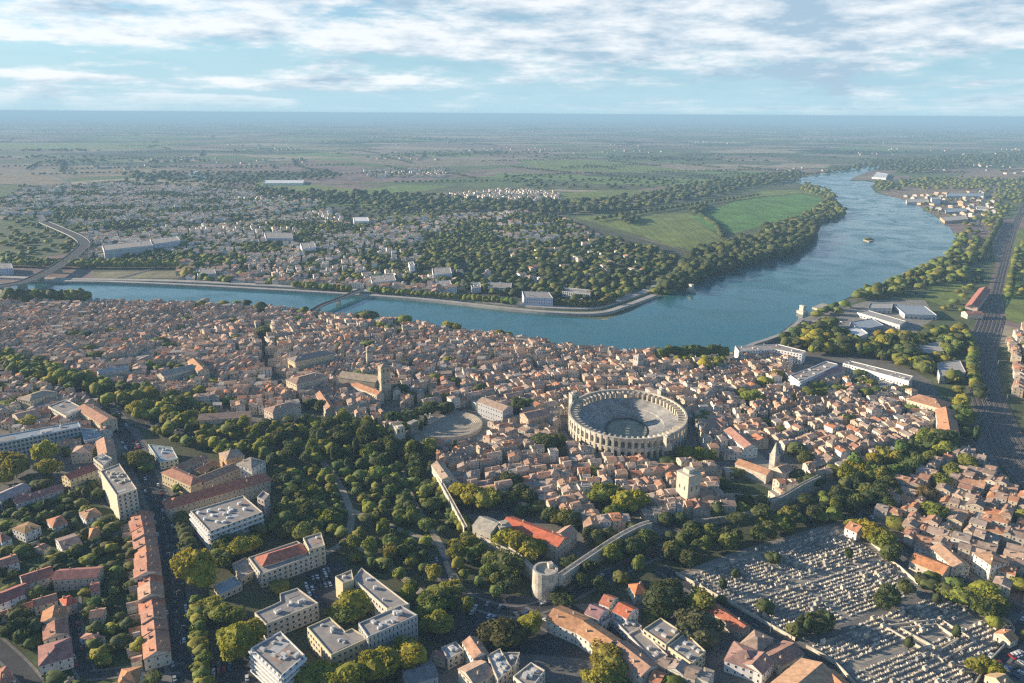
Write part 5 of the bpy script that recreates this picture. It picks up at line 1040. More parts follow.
grove([(660, 298), (684, 291), (682, 284), (650, 292)], 12, (5, 8), (8, 10), keep=.8)
grove([(806, 184), (830, 191), (838, 200), (825, 199), (800, 190)], 22, (8, 10), (10, 14), keep=.7)
grove([(440, 262), (520, 248), (560, 240), (600, 238), (655, 250), (680, 262), (650, 284), (618, 300), (600, 302), (500, 296), (440, 290)], 17, (5.5, 9.5), (8, 14), cols=DARKG+DARKG+GREENS[:2], keep=.84)
grove([(84, 256), (200, 240), (330, 222), (440, 236), (450, 262), (440, 288), (250, 280), (190, 262)], 19, (4, 6.5), (6, 9), cols=DARKG+GREENS[:1], keep=.6)
grove([(20, 186), (260, 184), (350, 206), (450, 212), (560, 218), (440, 236), (330, 222), (84, 256), (60, 240), (0, 220)], 24, (4.5, 7.5), (6, 10), cols=DARKG+GREENS[:1], keep=.55)
grove([(0, 228), (72, 236), (80, 254), (0, 262)], 26, (6, 9), (7, 10), keep=.6)
grove([(256, 191), (400, 195), (470, 199), (520, 203), (600, 200), (660, 193), (690, 186), (740, 178), (800, 172), (800, 180), (740, 190), (700, 200), (620, 213), (560, 215), (400, 210), (330, 204), (256, 198)], 30, (10, 13), (14, 20), cols=DARKG, keep=.82)
grove([(500, 175), (600, 178), (700, 178), (700, 186), (600, 190), (520, 190)], 42, (9, 12), (10, 14), cols=DARKG, keep=.4)
grove([(800, 178), (840, 168), (872, 163), (890, 160), (960, 156), (1024, 152), (1024, 163), (960, 167), (905, 175), (880, 168), (840, 172)], 42, (10, 14), (13, 18), cols=DARKG, keep=.75)
grove([(876, 181), (900, 184), (900, 180), (960, 178), (1024, 180), (1024, 186), (980, 190), (905, 190), (880, 192), (873, 187)], 26, (8, 11), (10, 14), keep=.6)
grove([(985, 190), (1024, 186), (1024, 222), (1000, 230), (965, 236), (955, 226), (985, 215)], 24, (7, 10), (9, 13), keep=.5)
grove([(125, 172), (260, 174), (330, 172), (350, 178), (256, 186), (188, 184), (120, 182)], 36, (9, 12), (12, 16), cols=DARKG, keep=.55)
tree_row([(590, 222), (700, 205), (760, 196)], 30, 9, 13, DARKG); tree_row([(706, 205), (700, 214), (716, 226), (722, 238)], 14, 7, 9, DARKG); grove([(618, 221), (632, 218), (640, 222), (630, 226)], 14, (8, 10), (12, 15), cols=DARKG); grove([(690, 210), (705, 205), (708, 211), (695, 215)], 14, (8, 9), (11, 12), cols=DARKG)
# hedgerows on the far plain
for k in range(120):
    u = random.uniform(-40, 1064); v = 122+62*random.random()**1.2; x, y = G(u, v)
    a = R(24)+(math.pi/2 if random.random() < .45 else 0)+random.uniform(-.2, .2); l = random.uniform(200, 900); n = int(l/24)
    for i in range(n):
        p = (x+math.cos(a)*i*24+random.uniform(-4, 4), y+math.sin(a)*i*24+random.uniform(-4, 4)); q = PX(*p)
        if q[1] > 184 or q[1] < 120 or inside(q, RIVER) or not (-20 < q[0] < 1044): continue
        TREES.append((p[0], p[1], random.uniform(7, 11), random.uniform(8, 13), 'broad', random.choice(DARKG)))
for k in range(26):      # copses
    u = random.uniform(-20, 1044); v = 124+40*random.random(); x, y = G(u, v); n = random.randint(20, 60); rx, ry = random.uniform(80, 350), random.uniform(60, 200)
    for i in range(n):
        p = (x+random.gauss(0, 1)*rx, y+random.gauss(0, 1)*ry); q = PX(*p)
        if q[1] < 188 and not inside(q, RIVER): TREES.append((p[0], p[1], random.uniform(10, 15), random.uniform(12, 18), 'broad', random.choice(DARKG)))
# distant hamlets
for k in range(46):
    u = random.uniform(-20, 1044); v = 121+50*random.random(); x, y = G(u, v)
    for i in range(random.randint(3, 16)):
        px_, py_ = x+random.gauss(0, 1)*140, y+random.gauss(0, 1)*120; q = PX(px_, py_)
        if inside(q, RIVER): continue
        house([tuple(c) for c in rect(px_, py_, random.uniform(12, 40), random.uniform(9, 16), R(random.uniform(0, 90)))], random.uniform(5, 8), 2, 0, random.choice(WALLC), random.choice(SUBR))

HOUSES = [h for h in HOUSES if not any(abs(h['p'][0]-x) < r+4 and abs(h['p'][1]-y) < r+4 and math.hypot(h['p'][0]-x, h['p'][1]-y) < r*.8+3 for x, y, r in MT)]

grove([(742, 354), (780, 356), (790, 384), (775, 384), (745, 364)], 26, (5, 7), (8, 11), keep=.5)
grove([(905, 392), (880, 388), (850, 384), (862, 398), (912, 402)], 20, (4, 7), (8, 11), keep=.5)
grove([(975, 375), (990, 420), (1005, 452), (992, 462), (968, 430), (962, 400)], 11, (5, 8), (10, 15), keep=.8, cols=GREENS+YELG[:1])

for u, v, h in ((890, 604, 13), (895, 608, 11), (806, 636, 12), (800, 632, 11), (828, 630, 12), (776, 566, 10), (722, 592, 10), (735, 580, 9), (848, 560, 10), (936, 606, 10), (955, 640, 10), (908, 650, 9), (425, 430, 15), (421, 434, 14), (395, 441, 15), (455, 452, 12), (287, 490, 14), (499, 578, 12), (690, 570, 13)):
    x, y = G(u, v); TREES.append((x, y, 2.4, h, 'cypress', DARKG[2]))
# ------------------------------------------------------------------ labels that single things out
PLACES = [('the amphitheatre', 627, 418), ('the cathedral bell tower', 385, 382), ('the theatre ruins', 445, 428), ('the corner rampart tower', 545, 580), ('the white house tower', 688, 482), ('the steeple church', 772, 462),
          ('the bright red roof', 535, 528), ('the apartment tower', 118, 485), ('the U-shaped school', 365, 610), ('the big office roof', 225, 513), ('the white balcony block', 278, 655), ('the road junction', 500, 610),
          ('the orange-roofed row', 150, 590), ('the wide villa', 67, 545), ('the yellow stepped house', 675, 640), ('the plum-roofed villa', 745, 650), ('the upper cemetery', 810, 585), ('the lower cemetery', 920, 640),
          ('the tall cream house', 992, 562), ('the long orange roof', 932, 560), ('the cemetery top corner', 850, 527), ('the courtyard building', 200, 468), ('the blue slab building', 40, 432), ('the town hall', 305, 376),
          ('the long white slab', 878, 372), ('the railway hall', 948, 410), ('the junction house', 585, 625), ('the grey chapel', 490, 525), ('the white street end', 70, 634), ('the curved rampart', 800, 500), ('the railway bend', 1000, 440), ('the L-shaped building', 285, 605), ('the park middle', 370, 510), ('the park wall', 445, 500), ('the avenue head', 115, 415), ('the golden trees', 48, 465)]
def nth(n):
    if n < len(ORD): return ORD[n]
    n += 1; tens = {2: 'twenty', 3: 'thirty', 4: 'forty', 5: 'fifty', 6: 'sixty', 7: 'seventy', 8: 'eighty', 9: 'ninety'}
    if n >= 100: return str(n)+'th'
    t, o = divmod(n, 10)
    return (tens[t][:-1]+'ieth') if o == 0 else tens[t]+'-'+ORD[o-1]
def labels(items, noun):
    """items: (px, desc); returns labels 'desc noun, third nearest left of place'"""
    out = [None]*len(items); groups = {}
    for i, ((u, v), d) in enumerate(items):
        pl = min(PLACES, key=lambda p: (p[1]-u)**2+((p[2]-v)*1.5)**2); dx, dy = u-pl[1], (v-pl[2])*1.5
        side = ('left of' if dx < 0 else 'right of') if abs(dx) > abs(dy) else ('behind' if dy < 0 else 'in front of')
        groups.setdefault((d, side, pl[0]), []).append((dx*dx+dy*dy, i))
    for (d, side, pl), L_ in groups.items():
        L_.sort()
        for r, (_, i) in enumerate(L_):
            out[i] = f'{d} {noun} {side} {pl}' if len(L_) == 1 else f'{d} {noun}, {nth(r)} nearest {side} {pl}' if r else f'{d} {noun}, nearest {side} {pl}'
    return out
# ------------------------------------------------------------------ houses: the 300 that show largest are things, the rest one mass
def inview(h, m=6):
    u, v = PX(*h['p'], h['e']); return -m < u < W+m and 100 < v < H+m+10
HOUSES = [h for h in HOUSES if not (abs(h['p'][0]) > 1e9)]
HOUSES = [h for h in HOUSES if -60 < PX(*h['p'])[0] < W+60 and PX(*h['p'])[1] < H+60]
def hsize(h):
    a = math.dist(h['c'][0], h['c'][1]); c = math.dist(h['c'][1], h['c'][2]); d = math.hypot(h['p'][1], CAM_H)
    return (a*c*.5+(a+c)*.5*h['e']*.9)/d**2 if inview(h, -4) else 0
HOUSES.sort(key=lambda h: -hsize(h))
NEARH, RESTH = HOUSES[:300], HOUSES[300:]
def cname(c, roof=True):
    r, g, b_ = c
    if roof: return 'orange' if r > .475 and r/g > 1.5 else 'red-brown' if r/g > 1.45 else 'pinkish' if r/g > 1.38 else 'tan' if r > .37 else 'dark brown'
    return 'white' if r > .7 else 'pale' if r > .63 else 'cream' if r > .57 else 'stone'
it = [((PX(*h['p'], h['e'])), (('flat-topped ' if h['st'] == 'flat' else '')+(cname(h['rc'])+'-roofed' if h['st'] != 'flat' else 'terraced'))+' '+cname(h['wc'], False)) for h in NEARH]
for h, lab in zip(NEARH, labels(it, 'house')):
    P = ccw([tuple(c) for c in h['c']]); P = scaled(P, .995)
    ax = h['ax']
    if P[0] != tuple(h['c'][0]): pass
    quad_building('house', lab, 'house', P, h['e'], h['r'], h['wc'], h['rc'], 2 if h['e'] < 9 else 3, h['st'], 3.2, 1.0, 1.5, True, 1, 'old town and suburban houses', ax, wcap=13)
def mass_houses(name, recs):
    b = MB()
    for h in recs:
        Q = scaled(ccw([tuple(c) for c in h['c']]), .992); e, r = h['e'], h['r']; near = h['p'][1] < 1500
        b.prism(Q, 0, e, 'wall_att', top='none' if h['st'] != 'flat' else 'roof_att', col=h['wc'], tcol=(.38, .34, .30))
        if h['st'] != 'flat':
            if h['st'] == 'gable': gable_tris(b, Q, e, r, h['ax'], 'wall_att', h['wc'])
            roof_prism(b, Q, e, r, h['ax'], h['st'], .04 if near else .02, 'roof_att', None, col=h['rc'], thick=.2 if near else 0)
            if near and random.random() < .7:
                t, s_ = random.uniform(.2, .8), random.choice((.3, .7)); x = (Q[0][0]*(1-t)+Q[1][0]*t)*(1-s_)+(Q[3][0]*(1-t)+Q[2][0]*t)*s_; y = (Q[0][1]*(1-t)+Q[1][1]*t)*(1-s_)+(Q[3][1]*(1-t)+Q[2][1]*t)*s_
                b.prism(rect(x, y, 1.2, .8, random.random()*3), e, e+r+1.0, 'wall_att', col=(.5, .4, .32))
        if near:
            fl = 3 if e > 8.5 else 2
            for i in range(4):
                a, c = Q[i], Q[(i+1) % 4]; l = math.dist(a, c)
                if l < 4 or not facing(a, c): continue
                nx, ny = (c[1]-a[1])/l, -(c[0]-a[0])/l; n = max(1, int(l/3.4))
                for f in range(fl):
                    for k in range(n):
                        if random.random() < .12: continue
                        t = (k+.5)/n; x, y = a[0]+(c[0]-a[0])*t+nx*.06, a[1]+(c[1]-a[1])*t+ny*.06; dx, dy = (c[0]-a[0])/l*.5, (c[1]-a[1])/l*.5; z = e/fl*(f+.3)
                        b.face([(x-dx, y-dy, z), (x+dx, y+dy, z), (x+dx, y+dy, z+1.5), (x-dx, y-dy, z+1.5)], 'dark_glass')
    o = b.build(name); kind(o, 'stuff'); return o
o = mass_houses('town_houses', RESTH); o['label'] = 'dense mass of tiled houses of the town and far suburbs'
# ------------------------------------------------------------------ trees
def ico(sub):
    import bmesh
    bm = bmesh.new(); bmesh.ops.create_icosphere(bm, subdivisions=sub, radius=1)
    v = np.array([x.co[:] for x in bm.verts]); f = np.array([[y.index for y in x.verts] for x in bm.faces]); bm.free(); return v, f
def lumpy(sub, amp, freq, seed, flat=.8):
    v, f = ico(sub); out = []
    for p in v:
        n = noise.noise(Vector(p)*freq+Vector((seed*7.3, seed*3.1, 0)))*amp+noise.noise(Vector(p)*freq*2.3+Vector((seed, 5, 9)))*amp*.6
        q = p*(1+n); q = np.array((q[0], q[1], q[2]*flat)); 
        if q[2] < -.45: q[2] = -.45+(q[2]+.45)*.3
        out.append(q)
    return np.array(out), f
def leafy(seed, nleaf=1700, cone=False, flat=.78):
    """crown 1 unit radius: lobed core plus leaf clumps on the lobes"""
    rs = np.random.RandomState(seed); V = []; F = []
    cv, cf = lumpy(3, .30, 1.6, seed, flat); cv = cv*.76; V.append(cv); F.append(cf); nb = len(cv)
    lobes = []
    for k in range(13):
        d = rs.normal(size=3); d /= np.linalg.norm(d); d[2] = abs(d[2])*.9-.2; c = d*np.array((.62, .62, .55*flat/.8))*rs.uniform(.6, 1.35); lobes.append((c, rs.uniform(.22, .50)))
    quads = []
    for i in range(nleaf):
        c, r = lobes[rs.randint(len(lobes))]; d = rs.normal(size=3); d /= np.linalg.norm(d); d[2] = d[2]*.8+.15
        p = c+d*r*rs.uniform(.85, 1.12)
        n = d+rs.normal(size=3)*.55; n /= np.linalg.norm(n); t = np.cross(n, rs.normal(size=3)); t /= np.linalg.norm(t); s = np.cross(n, t); sz = rs.uniform(.035, .09)
        quads.append((p-t*sz-s*sz, p+t*sz-s*sz*.7, p+t*sz*.8+s*sz, p-t*sz+s*sz*.8))
    q = np.array(quads).reshape(-1, 3); qf = np.arange(len(q)).reshape(-1, 4)+nb
    return cv, cf, q, qf
def crown_mesh(seed, flat=.78, nleaf=1900, mname='leaf_obj'):
    cv, cf, q, qf = leafy(seed, nleaf, flat=flat); me = bpy.data.meshes.new('crown')
    me.from_pydata([tuple(x) for x in np.vstack([cv, q])], [], [tuple(int(i) for i in x) for x in cf]+[tuple(int(i) for i in x) for x in qf]); me.materials.append(MATS[mname]); me.update(); return me
CROWN = [crown_mesh(s, random.choice((.7, .8, .9))) for s in range(8)]
b = MB(); n = 7
lv = [(0, 1.0), (.35, .7), (1, .45)]
for k in range(2):
    for i in range(n):
        t0, t1 = 2*math.pi*i/n, 2*math.pi*(i+1)/n; (z0, r0), (z1, r1) = lv[k], lv[k+1]
        b.face([(r0*math.cos(t0), r0*math.sin(t0), z0), (r0*math.cos(t1), r0*math.sin(t1), z0), (r1*math.cos(t1), r1*math.sin(t1), z1), (r1*math.cos(t0), r1*math.sin(t0), z1)], 'bark')
for k in range(5):
    a = k*1.256+.3; d = .12
    b.face([(d*math.cos(a+1.5), d*math.sin(a+1.5), .8), (d*math.cos(a-1.5), d*math.sin(a-1.5), .8), (4.5*math.cos(a), 4.5*math.sin(a), 1.5)], 'bark')
TRUNK = b.mesh('trunk')
TREES = [t for t in TREES if -30 < PX(t[0], t[1], t[3]*.5)[0] < W+30 and PX(t[0], t[1], t[3])[1] < H+4 and (not inside(PX(t[0], t[1]), CEM_A) or t[2] > 4.9 or t[4] == 'cypress')]
TREES.sort(key=lambda t: -(t[2]*t[3]/(t[0]**2+t[1]**2+CAM_H**2)) if (2 < PX(t[0], t[1], t[3]*.6)[0] < W-2 and PX(t[0], t[1], t[3]*.6)[1] < H-2) else 0)
NT, RT = TREES[:298], TREES[298:]
def gname(c):
    return 'golden green' if c in YELG or c == (.15, .13, .035) else 'dark green' if c in DARKG else 'brownish' if c[0] > c[1] else 'olive green'
it = [(PX(t[0], t[1], t[3]*.6), (('small ' if t[2] < 4.7 else 'large ' if t[2] > 8 else '')+gname(t[5] or GREENS[0])+{'cypress': ' narrow cypress', 'pine': ' flat-topped pine', 'broad': ' rounded'}[t[4]])) for t in NT]
for k, (t, lab) in enumerate(zip(NT, labels(it, 'tree'))):
    x, y, r, h, sp_, c = t; c = c or random.choice(GREENS)
    root = tag(empty({'cypress': 'cypress_tree', 'pine': 'umbrella_pine', 'broad': 'broadleaf_tree'}[sp_], (x, y, 0), random.uniform(0, 6.28)), lab, 'tree', 'trees in the park, gardens and streets')
    o = bpy.data.objects.new('crown', CROWN[k % 8]); C.objects.link(o); o.parent = root; ch = h*.5 if sp_ == 'cypress' else h*.24 if sp_ == 'pine' else min(h*.5, r*1.3); o.scale = (r*1.05, r*random.uniform(.9, 1.1), ch*1.15); o.location = (0, 0, h-ch*.95)
    j = random.uniform(.8, 1.2); o.color = (c[0]*j*random.uniform(.9, 1.15), c[1]*j, c[2]*j, 1)
    o = bpy.data.objects.new('trunk', TRUNK); C.objects.link(o); o.parent = root; o.scale = (.38, .38, h*.55)
# the remaining trees: one mass
def tmpl(vf): return vf
LOD1 = []
for s in range(6):
    cv, cf, q, qf = leafy(50+s, 260, flat=.8)
    v2, f2 = lumpy(2, .55, 2.3, s+3); q = q.reshape(-1, 4, 3); ctr = q.mean(1, keepdims=True); q = (ctr+(q-ctr)*2.2).reshape(-1, 3)
    qi = np.arange(len(q)).reshape(-1, 4)+len(v2); tri = np.vstack([f2, qi[:, [0, 1, 2]], qi[:, [0, 2, 3]]]); LOD1.append((np.vstack([v2, q]), tri))
LOD2 = [lumpy(2, .62, 2.4, s+20) for s in range(5)]
LOD3 = [lumpy(1, .40, 1.7, s+40) for s in range(5)]
VV, FF, CC = [], [], []; base = 0
for k, (x, y, r, h, sp_, c) in enumerate(RT):
    c = c or random.choice(GREENS); d = math.hypot(x, y); lod = LOD1 if d < 1150 else LOD2 if d < 2600 else LOD3
    v, f = lod[k % len(lod)]; a = random.uniform(0, 6.28); ca, sa = math.cos(a), math.sin(a); ch = (h*.5 if sp_ == 'cypress' else h*.24 if sp_ == 'pine' else min(h*.5, r*1.3))
    X = (v[:, 0]*ca-v[:, 1]*sa)*r*1.05+x; Y = (v[:, 0]*sa+v[:, 1]*ca)*r*1.05+y; Z = v[:, 2]*ch+h-ch*.95
    VV.append(np.stack([X, Y, Z], 1)); FF.append(f+base); base += len(v); j = random.uniform(.75, 1.25)
    CC.append(np.tile(np.array([[c[0]*j*random.uniform(.9, 1.15), c[1]*j, c[2]*j, 1]], np.float32), (len(f)*3, 1)))
    if lod is not LOD3:   # a plain trunk
        tv = np.array([[x-.4, y, 0], [x+.4, y, 0], [x, y+.5, h*.5], [x, y-.5, 0]]); VV.append(tv); FF.append(np.array([[0, 1, 2], [1, 3, 2], [3, 0, 2]])+base); base += 4; CC.append(np.tile(np.array([[.10, .075, .05, 1]], np.float32), (9, 1)))
VV = np.concatenate(VV).astype(np.float32); FF = np.concatenate(FF).astype(np.int32); CC = np.concatenate(CC)
me = bpy.data.meshes.new('woodland'); me.vertices.add(len(VV)); me.vertices.foreach_set('co', VV.ravel()); me.loops.add(FF.size); me.loops.foreach_set('vertex_index', FF.ravel()); me.polygons.add(len(FF))
me.polygons.foreach_set('loop_start', np.arange(0, FF.size, 3, dtype=np.int32)); me.update(calc_edges=True); ca_ = me.color_attributes.new('Col', 'FLOAT_COLOR', 'CORNER'); ca_.data.foreach_set('color', CC.astype(np.float32).ravel()); me.materials.append(MATS['leaf_att'])
o = bpy.data.objects.new('woodland', me); C.objects.link(o); kind(o, 'stuff'); o['label'] = 'mass of trees beyond the nearest ones, along river, suburb and plain'
print('houses', len(HOUSES), 'trees', len(TREES), 'tree faces', len(FF))
# ------------------------------------------------------------------ cemetery
TB = []
def tomb_mesh(kind_, s):
    b = MB()
    if kind_ == 0: b.prism(rect(0, 0, 1.3, 2.4, 0), 0, .7, 'stone_obj'); b.prism(rect(0, 1.05, 1.2, .25, 0), .7, 1.7, 'stone_obj')
    elif kind_ == 1: b.prism(rect(0, 0, 1.5, 2.5, 0), 0, .5, 'stone_obj'); b.prism(rect(0, 0, 1.1, 2.0, 0), .5, .85, 'stone_obj'); b.prism(rect(0, 1.0, .22, .2, 0), .85, 2.2, 'stone_obj'); b.prism(rect(0, 1.0, .8, .2, 0), 1.6, 1.85, 'stone_obj')
    else:
        P = rect(0, 0, 2.2, 2.6, 0); b.prism(P, 0, 2.7, 'stone_obj', top='none'); gable_tris(b, P, 2.7, .8, 1, 'stone_obj'); roof_prism(b, P, 2.7, .8, 1, 'gable', .08, 'stone_obj', None)
    return b.mesh('tomb')
TM = [tomb_mesh(0, 1), tomb_mesh(1, 1), tomb_mesh(2, 1)]
ca0 = GP([(800, 645), (935, 597)]); cang = math.atan2(ca0[1][1]-ca0[0][1], ca0[1][0]-ca0[0][0])
for poly, ang in ((CEM_A, cang+math.pi/2), (CEM_B, cang+math.pi/2)):
    Wp = GP(poly); cx, cy = sum(p[0] for p in Wp)/len(Wp), sum(p[1] for p in Wp)/len(Wp); u = -170
    while u < 170:
        v = -170; 
        while v < 170:
            x, y = cx+math.cos(ang)*u-math.sin(ang)*v, cy+math.sin(ang)*u+math.cos(ang)*v
            if inside((x, y), Wp) and random.random() < .93 and (abs(u) % 36) > 2.2 and (abs(v) % 48) > 2.4:
                TB.append((x+random.uniform(-.2, .2), y+random.uniform(-.2, .2), ang+(math.pi if random.random() < .5 else 0)+random.uniform(-.03, .03), random.choice((0,)*8+(1,)*4+(2,)), random.uniform(.65, .98)))
            v += random.uniform(1.5, 1.85)
        u += 3.1 if random.random() < .9 else 4
for poly, ang in ((CEM_A, cang+math.pi/2), (CEM_B, cang+math.pi/2)):
    Wp = GP(poly); cx, cy = sum(p[0] for p in Wp)/len(Wp), sum(p[1] for p in Wp)/len(Wp)
    for axis, step, wd in ((0, 36, 2.2), (1, 48, 2.4)):
        for k in range(-5, 6):
            run = []
            for s_ in range(-85, 86):
                u, v = (k*step+wd/2, s_*2) if axis == 0 else (s_*2, k*step+wd/2)
                q = (cx+math.cos(ang)*u-math.sin(ang)*v, cy+math.sin(ang)*u+math.cos(ang)*v)
                if inside(q, Wp): run.append(q)
            if len(run) > 4: pb = MB(); strip(pb, [run[0], run[-1]], -wd/2, wd/2, .14+.006*k+.05*axis, .14+.006*k+.05*axis, 'sand'); kind(pb.build('path'), 'structure')
TB.sort(key=lambda t: t[1]); vis = [t for t in TB if 5 < PX(t[0], t[1])[0] < W-5 and PX(t[0], t[1], 1)[1] < H-3]; seen = set(id(t) for t in vis[:300])
TC = [(.52, .46, .36), (.60, .54, .43), (.42, .38, .31), (.30, .28, .26), (.64, .58, .48), (.20, .20, .21), (.36, .34, .30)]
cols = [random.choice(TC) for _ in TB]
tn = lambda c: 'pale' if c[0] > .57 else 'tan stone' if c[0] > .45 else 'grey stone' if c[0] > .3 else 'dark grey'
NTB = [(t, c) for t, c in zip(TB, cols) if id(t) in seen]; RTB = [(t, c) for t, c in zip(TB, cols) if id(t) not in seen]
it = [(PX(t[0], t[1], .5), tn(c)+(' chapel-like' if t[3] == 2 else ' crossed' if t[3] == 1 else ' slab')) for t, c in NTB]
for (t, c), lab in zip(NTB, labels(it, 'tomb')):
    o = bpy.data.objects.new('tomb', TM[t[3]]); C.objects.link(o); o.location = (t[0], t[1], .1); o.rotation_euler = (0, 0, t[2]); o.scale = (t[4],)*3; o.color = (*c, 1); tag(o, lab, 'tomb', 'tombs in the cemetery')
b = MB()
for t, c in RTB:
    me = TM[t[3]]; ca, sa = math.cos(t[2])*t[4], math.sin(t[2])*t[4]
    for p in me.polygons:
        b.face([(me.vertices[i].co.x*ca-me.vertices[i].co.y*sa+t[0], me.vertices[i].co.x*sa+me.vertices[i].co.y*ca+t[1], me.vertices[i].co.z*t[4]+.1) for i in p.vertices], 'stone_att', c)
o = b.build('cemetery_tombs'); kind(o, 'stuff'); o['label'] = 'rows of stone tombs filling the rest of the cemetery'
def low_wall(label, px, h=2.2, th=.5, m='limestone'):
    P = smooth_line(GP(px), 3) if len(px) > 2 and 'diamond' not in label else GP(px); b = MB(); strip(b, P, -th/2, th/2, 0, h, m); tag(b.build('boundary_wall'), label, 'wall')
low_wall('stone wall along the upper cemetery beside the lane', [(676, 575), (700, 588), (745, 613), (795, 641)])
low_wall('stone wall along the lower cemetery beside the halls', [(806, 648), (835, 665), (858, 690)])
low_wall('bright cemetery wall below the orange roofs', [(856, 530), (885, 556), (918, 585)])
low_wall('stone wall closing the lower cemetery on the right', [(962, 594), (990, 612), (1014, 632), (990, 662), (972, 690)])
low_wall('garden wall along the left villas', [(-5, 556), (25, 548), (40, 543)], 2.4)
low_wall('garden wall behind the row houses', [(96, 575), (118, 572), (138, 566)], 2.4)
low_wall('hill-foot wall below the steeple church lawn', [(700, 500), (730, 497), (762, 500)], 3, .8)
sheet('lawn', [(722, 484), (745, 478), (772, 490), (768, 498), (725, 496)], .13, 'lawn')
for k_, px_ in enumerate(([(884, 628), (940, 621), (975, 643), (942, 662), (884, 628)], [(900, 630), (936, 626), (958, 641), (940, 652), (900, 630)])): low_wall(('outer' if k_ == 0 else 'inner')+' diamond of pale walls among the lower cemetery tombs', px_, 1.8, .8)
b = MB(); b.prism(GP([(106, 533), (120, 530), (124, 533), (110, 537)]), 0, .35, 'court'); tag(b.build('swimming_pool'), 'turquoise swimming pool beside the villas', 'pool')
# ------------------------------------------------------------------ cars
def car_meshes():
    b = MB(); b.prism(rect(0, 0, 4.3, 1.75, 0), .3, .95, 'paint_obj', bottom=True); P, Q = rect(-.2, 0, 2.6, 1.65, 0), rect(-.25, 0, 1.7, 1.35, 0)
    b.face([(*p, 1.42) for p in Q], 'paint_obj'); body = b.mesh('body'); g = MB()
    for i in range(4): j = (i+1) % 4; g.face([(*P[i], .952), (*P[j], .952), (*Q[j], 1.415), (*Q[i], 1.415)], 'glass')
    gl = g.mesh('window'); w_ = MB(); n = 10; c = [(.33*math.cos(2*math.pi*i/n), .33*math.sin(2*math.pi*i/n)) for i in range(n)]
    for i in range(n): j = (i+1) % n; w_.face([(c[i][0], -.12, c[i][1]), (c[j][0], -.12, c[j][1]), (c[j][0], .12, c[j][1]), (c[i][0], .12, c[i][1])], 'tyre')
    w_.face([(x, -.12, z) for x, z in c], 'tyre'); w_.face([(x, .12, z) for x, z in c[::-1]], 'tyre'); return body, gl, w_.mesh('wheel')
CB, CG, CW = car_meshes(); CARS = []
CCOL = [((.75, .75, .75), 'white'), ((.75, .75, .75), 'white'), ((.4, .41, .43), 'silver'), ((.12, .125, .13), 'grey'), ((.03, .03, .035), 'black'), ((.35, .03, .03), 'red'), ((.04, .09, .25), 'blue')]
def cars_along(P, off, gap=6.2, prob=.6, z=.1, s0=0, s1=1e9):
    A = offset_line(P, off); acc = 0; s = s0
    L_ = [0]
    for i in range(len(A)-1): L_.append(L_[-1]+math.dist(A[i], A[i+1]))
    while s < min(s1, L_[-1])-3:
        a, c = at_len(A, L_, s), at_len(A, L_, s+1)
        if random.random() < prob: CARS.append((a[0], a[1], z, math.atan2(c[1]-a[1], c[0]-a[0])+(math.pi if off > 0 else 0)))
        s += gap
cars_along(AVENUE, 5.2, prob=.45); cars_along(AVENUE, -5.2, prob=.45); cars_along(AVENUE, 1.8, 33, .6); cars_along(AVENUE, -1.8, 40, .6)
cars_along(SIDE, -2.4, prob=.6); cars_along(SIDE, 2.4, prob=.3); cars_along(CROSS, 2.2, 24, .7); cars_along(CROSS, -2.2, 28, .7); cars_along(CROSS2, 2.2, 17, .7); cars_along(CROSS2, -3.2, 8, .6); cars_along(CEMR, -2.8, prob=.5); cars_along(BOUL, 3.6, 8, .6); cars_along(EAST, 2.4, prob=.5); cars_along(EAST2, -3, prob=.7)
def car_lot(px, ang, rows, gap=2.7, pitch=11, prob=.6):
    Wp = GP(px); cx, cy = sum(p[0] for p in Wp)/len(Wp), sum(p[1] for p in Wp)/len(Wp); a = R(ang)
    for i in range(-30, 31):
        for j in range(-rows, rows+1):
            x, y = cx+math.cos(a)*i*gap-math.sin(a)*j*pitch/2, cy+math.sin(a)*i*gap+math.cos(a)*j*pitch/2
            if inside((x, y), Wp) and random.random() < prob: CARS.append((x, y, .11, a+math.pi/2+(math.pi if random.random() < .3 else 0)))
car_lot([(213, 664), (232, 660), (248, 676), (246, 690), (212, 690)], 20, 4); car_lot([(306, 572), (330, 566), (336, 580), (318, 600), (306, 596)], 25, 3); car_lot([(455, 602), (500, 604), (540, 618), (520, 626), (470, 615)], -20, 2, prob=.18)
car_lot([(1000, 652), (1024, 648), (1024, 690), (985, 690)], 25, 5); car_lot([(800, 325), (830, 316), (850, 318), (830, 330)], 20, 6, 3, 14); car_lot([(250, 575), (300, 560), (300, 575), (255, 588)], 20, 1); car_lot([(900, 470), (850, 500), (840, 508), (880, 498)], 20, 1)
CARS = [c for c in CARS if 0 < PX(c[0], c[1])[0] < W and PX(c[0], c[1])[1] < H-1][:290]
cc_ = [random.choice(CCOL) for _ in CARS]
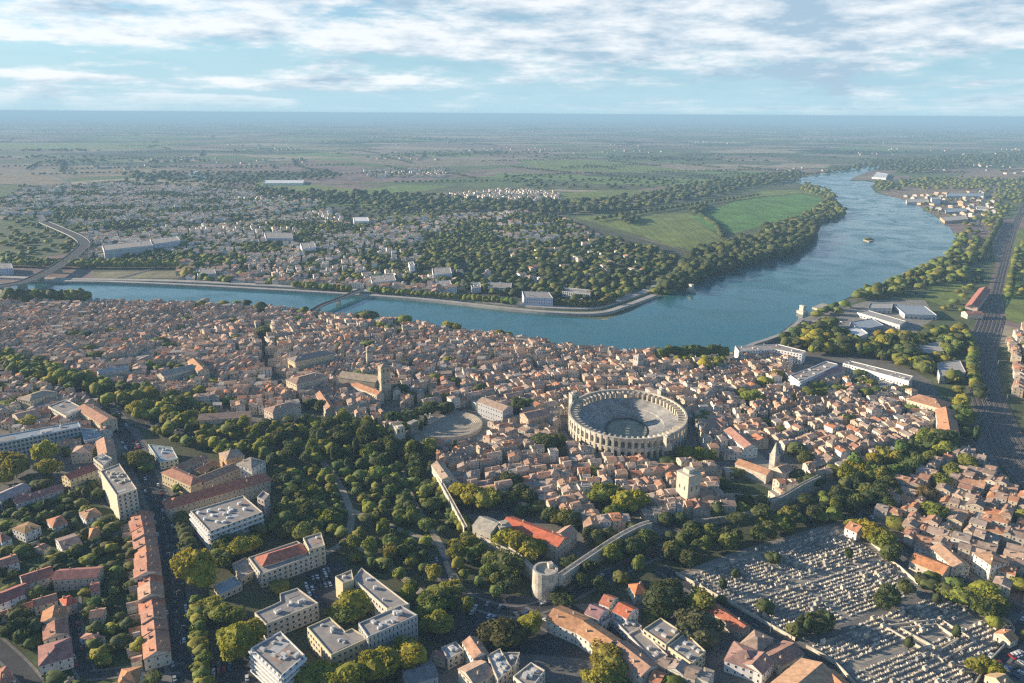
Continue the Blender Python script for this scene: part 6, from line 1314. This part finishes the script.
for (x, y, z, a), (c, n_), lab in zip(CARS, cc_, labels([(PX(q[0], q[1]), k[1]) for q, k in zip(CARS, cc_)], 'car')):
    root = tag(empty('parked_car', (x, y, z), a), lab, 'car', 'cars parked in streets and lots')
    for nm, me in (('body', CB), ('window', CG)):
        o = bpy.data.objects.new(nm, me); C.objects.link(o); o.parent = root; o.color = (*c, 1)
    if y < 520:
        for sx in (-1.35, 1.3):
            for sy in (-.8, .8):
                o = bpy.data.objects.new('wheel', CW); C.objects.link(o); o.parent = root; o.location = (sx, sy, .33)
# lamps along avenue and junction
LP = MB(); LP.prism(rect(0, 0, .22, .22, 0), 0, 9, 'metal'); pole = LP.mesh('pole'); LH = MB(); LH.prism(rect(.9, 0, 2.0, .3, 0), 9, 9.2, 'metal', bottom=True); LH.prism(rect(1.9, 0, .9, .45, 0), 8.8, 9.0, 'metal', bottom=True); head = LH.mesh('lamp_head')
spots = [(505, 600), (497, 597), (462, 600), (540, 607), (575, 634), (160, 500), (166, 530), (172, 565), (178, 605), (183, 640), (734, 668), (770, 636), (600, 590), (150, 470), (835, 660)]
for (u, v), lab in zip(spots, labels([(s_, 'tall grey') for s_ in spots], 'street lamp')):
    x, y = G(u, v); root = tag(empty('street_lamp', (x, y, 0), random.uniform(0, 6)), lab, 'street lamp', 'street lamps')
    for nm, me in (('pole', pole), ('lamp_head', head)):
        o = bpy.data.objects.new(nm, me); C.objects.link(o); o.parent = root
# ------------------------------------------------------------------ distance haze
m = bpy.data.materials.new('haze'); m.use_nodes = True; t = m.node_tree; t.nodes.clear(); N, L = nodes(t)
v_ = N('ShaderNodeVolumePrincipled', inputs={'Color': (.40, .66, .90, 1), 'Density': .000092, 'Anisotropy': .0}); o_ = N('ShaderNodeOutputMaterial'); L(v_.outputs[0], o_.inputs['Volume']); MATS['haze'] = m
b = MB(); b.prism([(-91000, -3500), (91000, -3500), (91000, 96000), (-91000, 96000)], -1, 284, 'haze', bottom=True); kind(b.build('haze'), 'stuff')
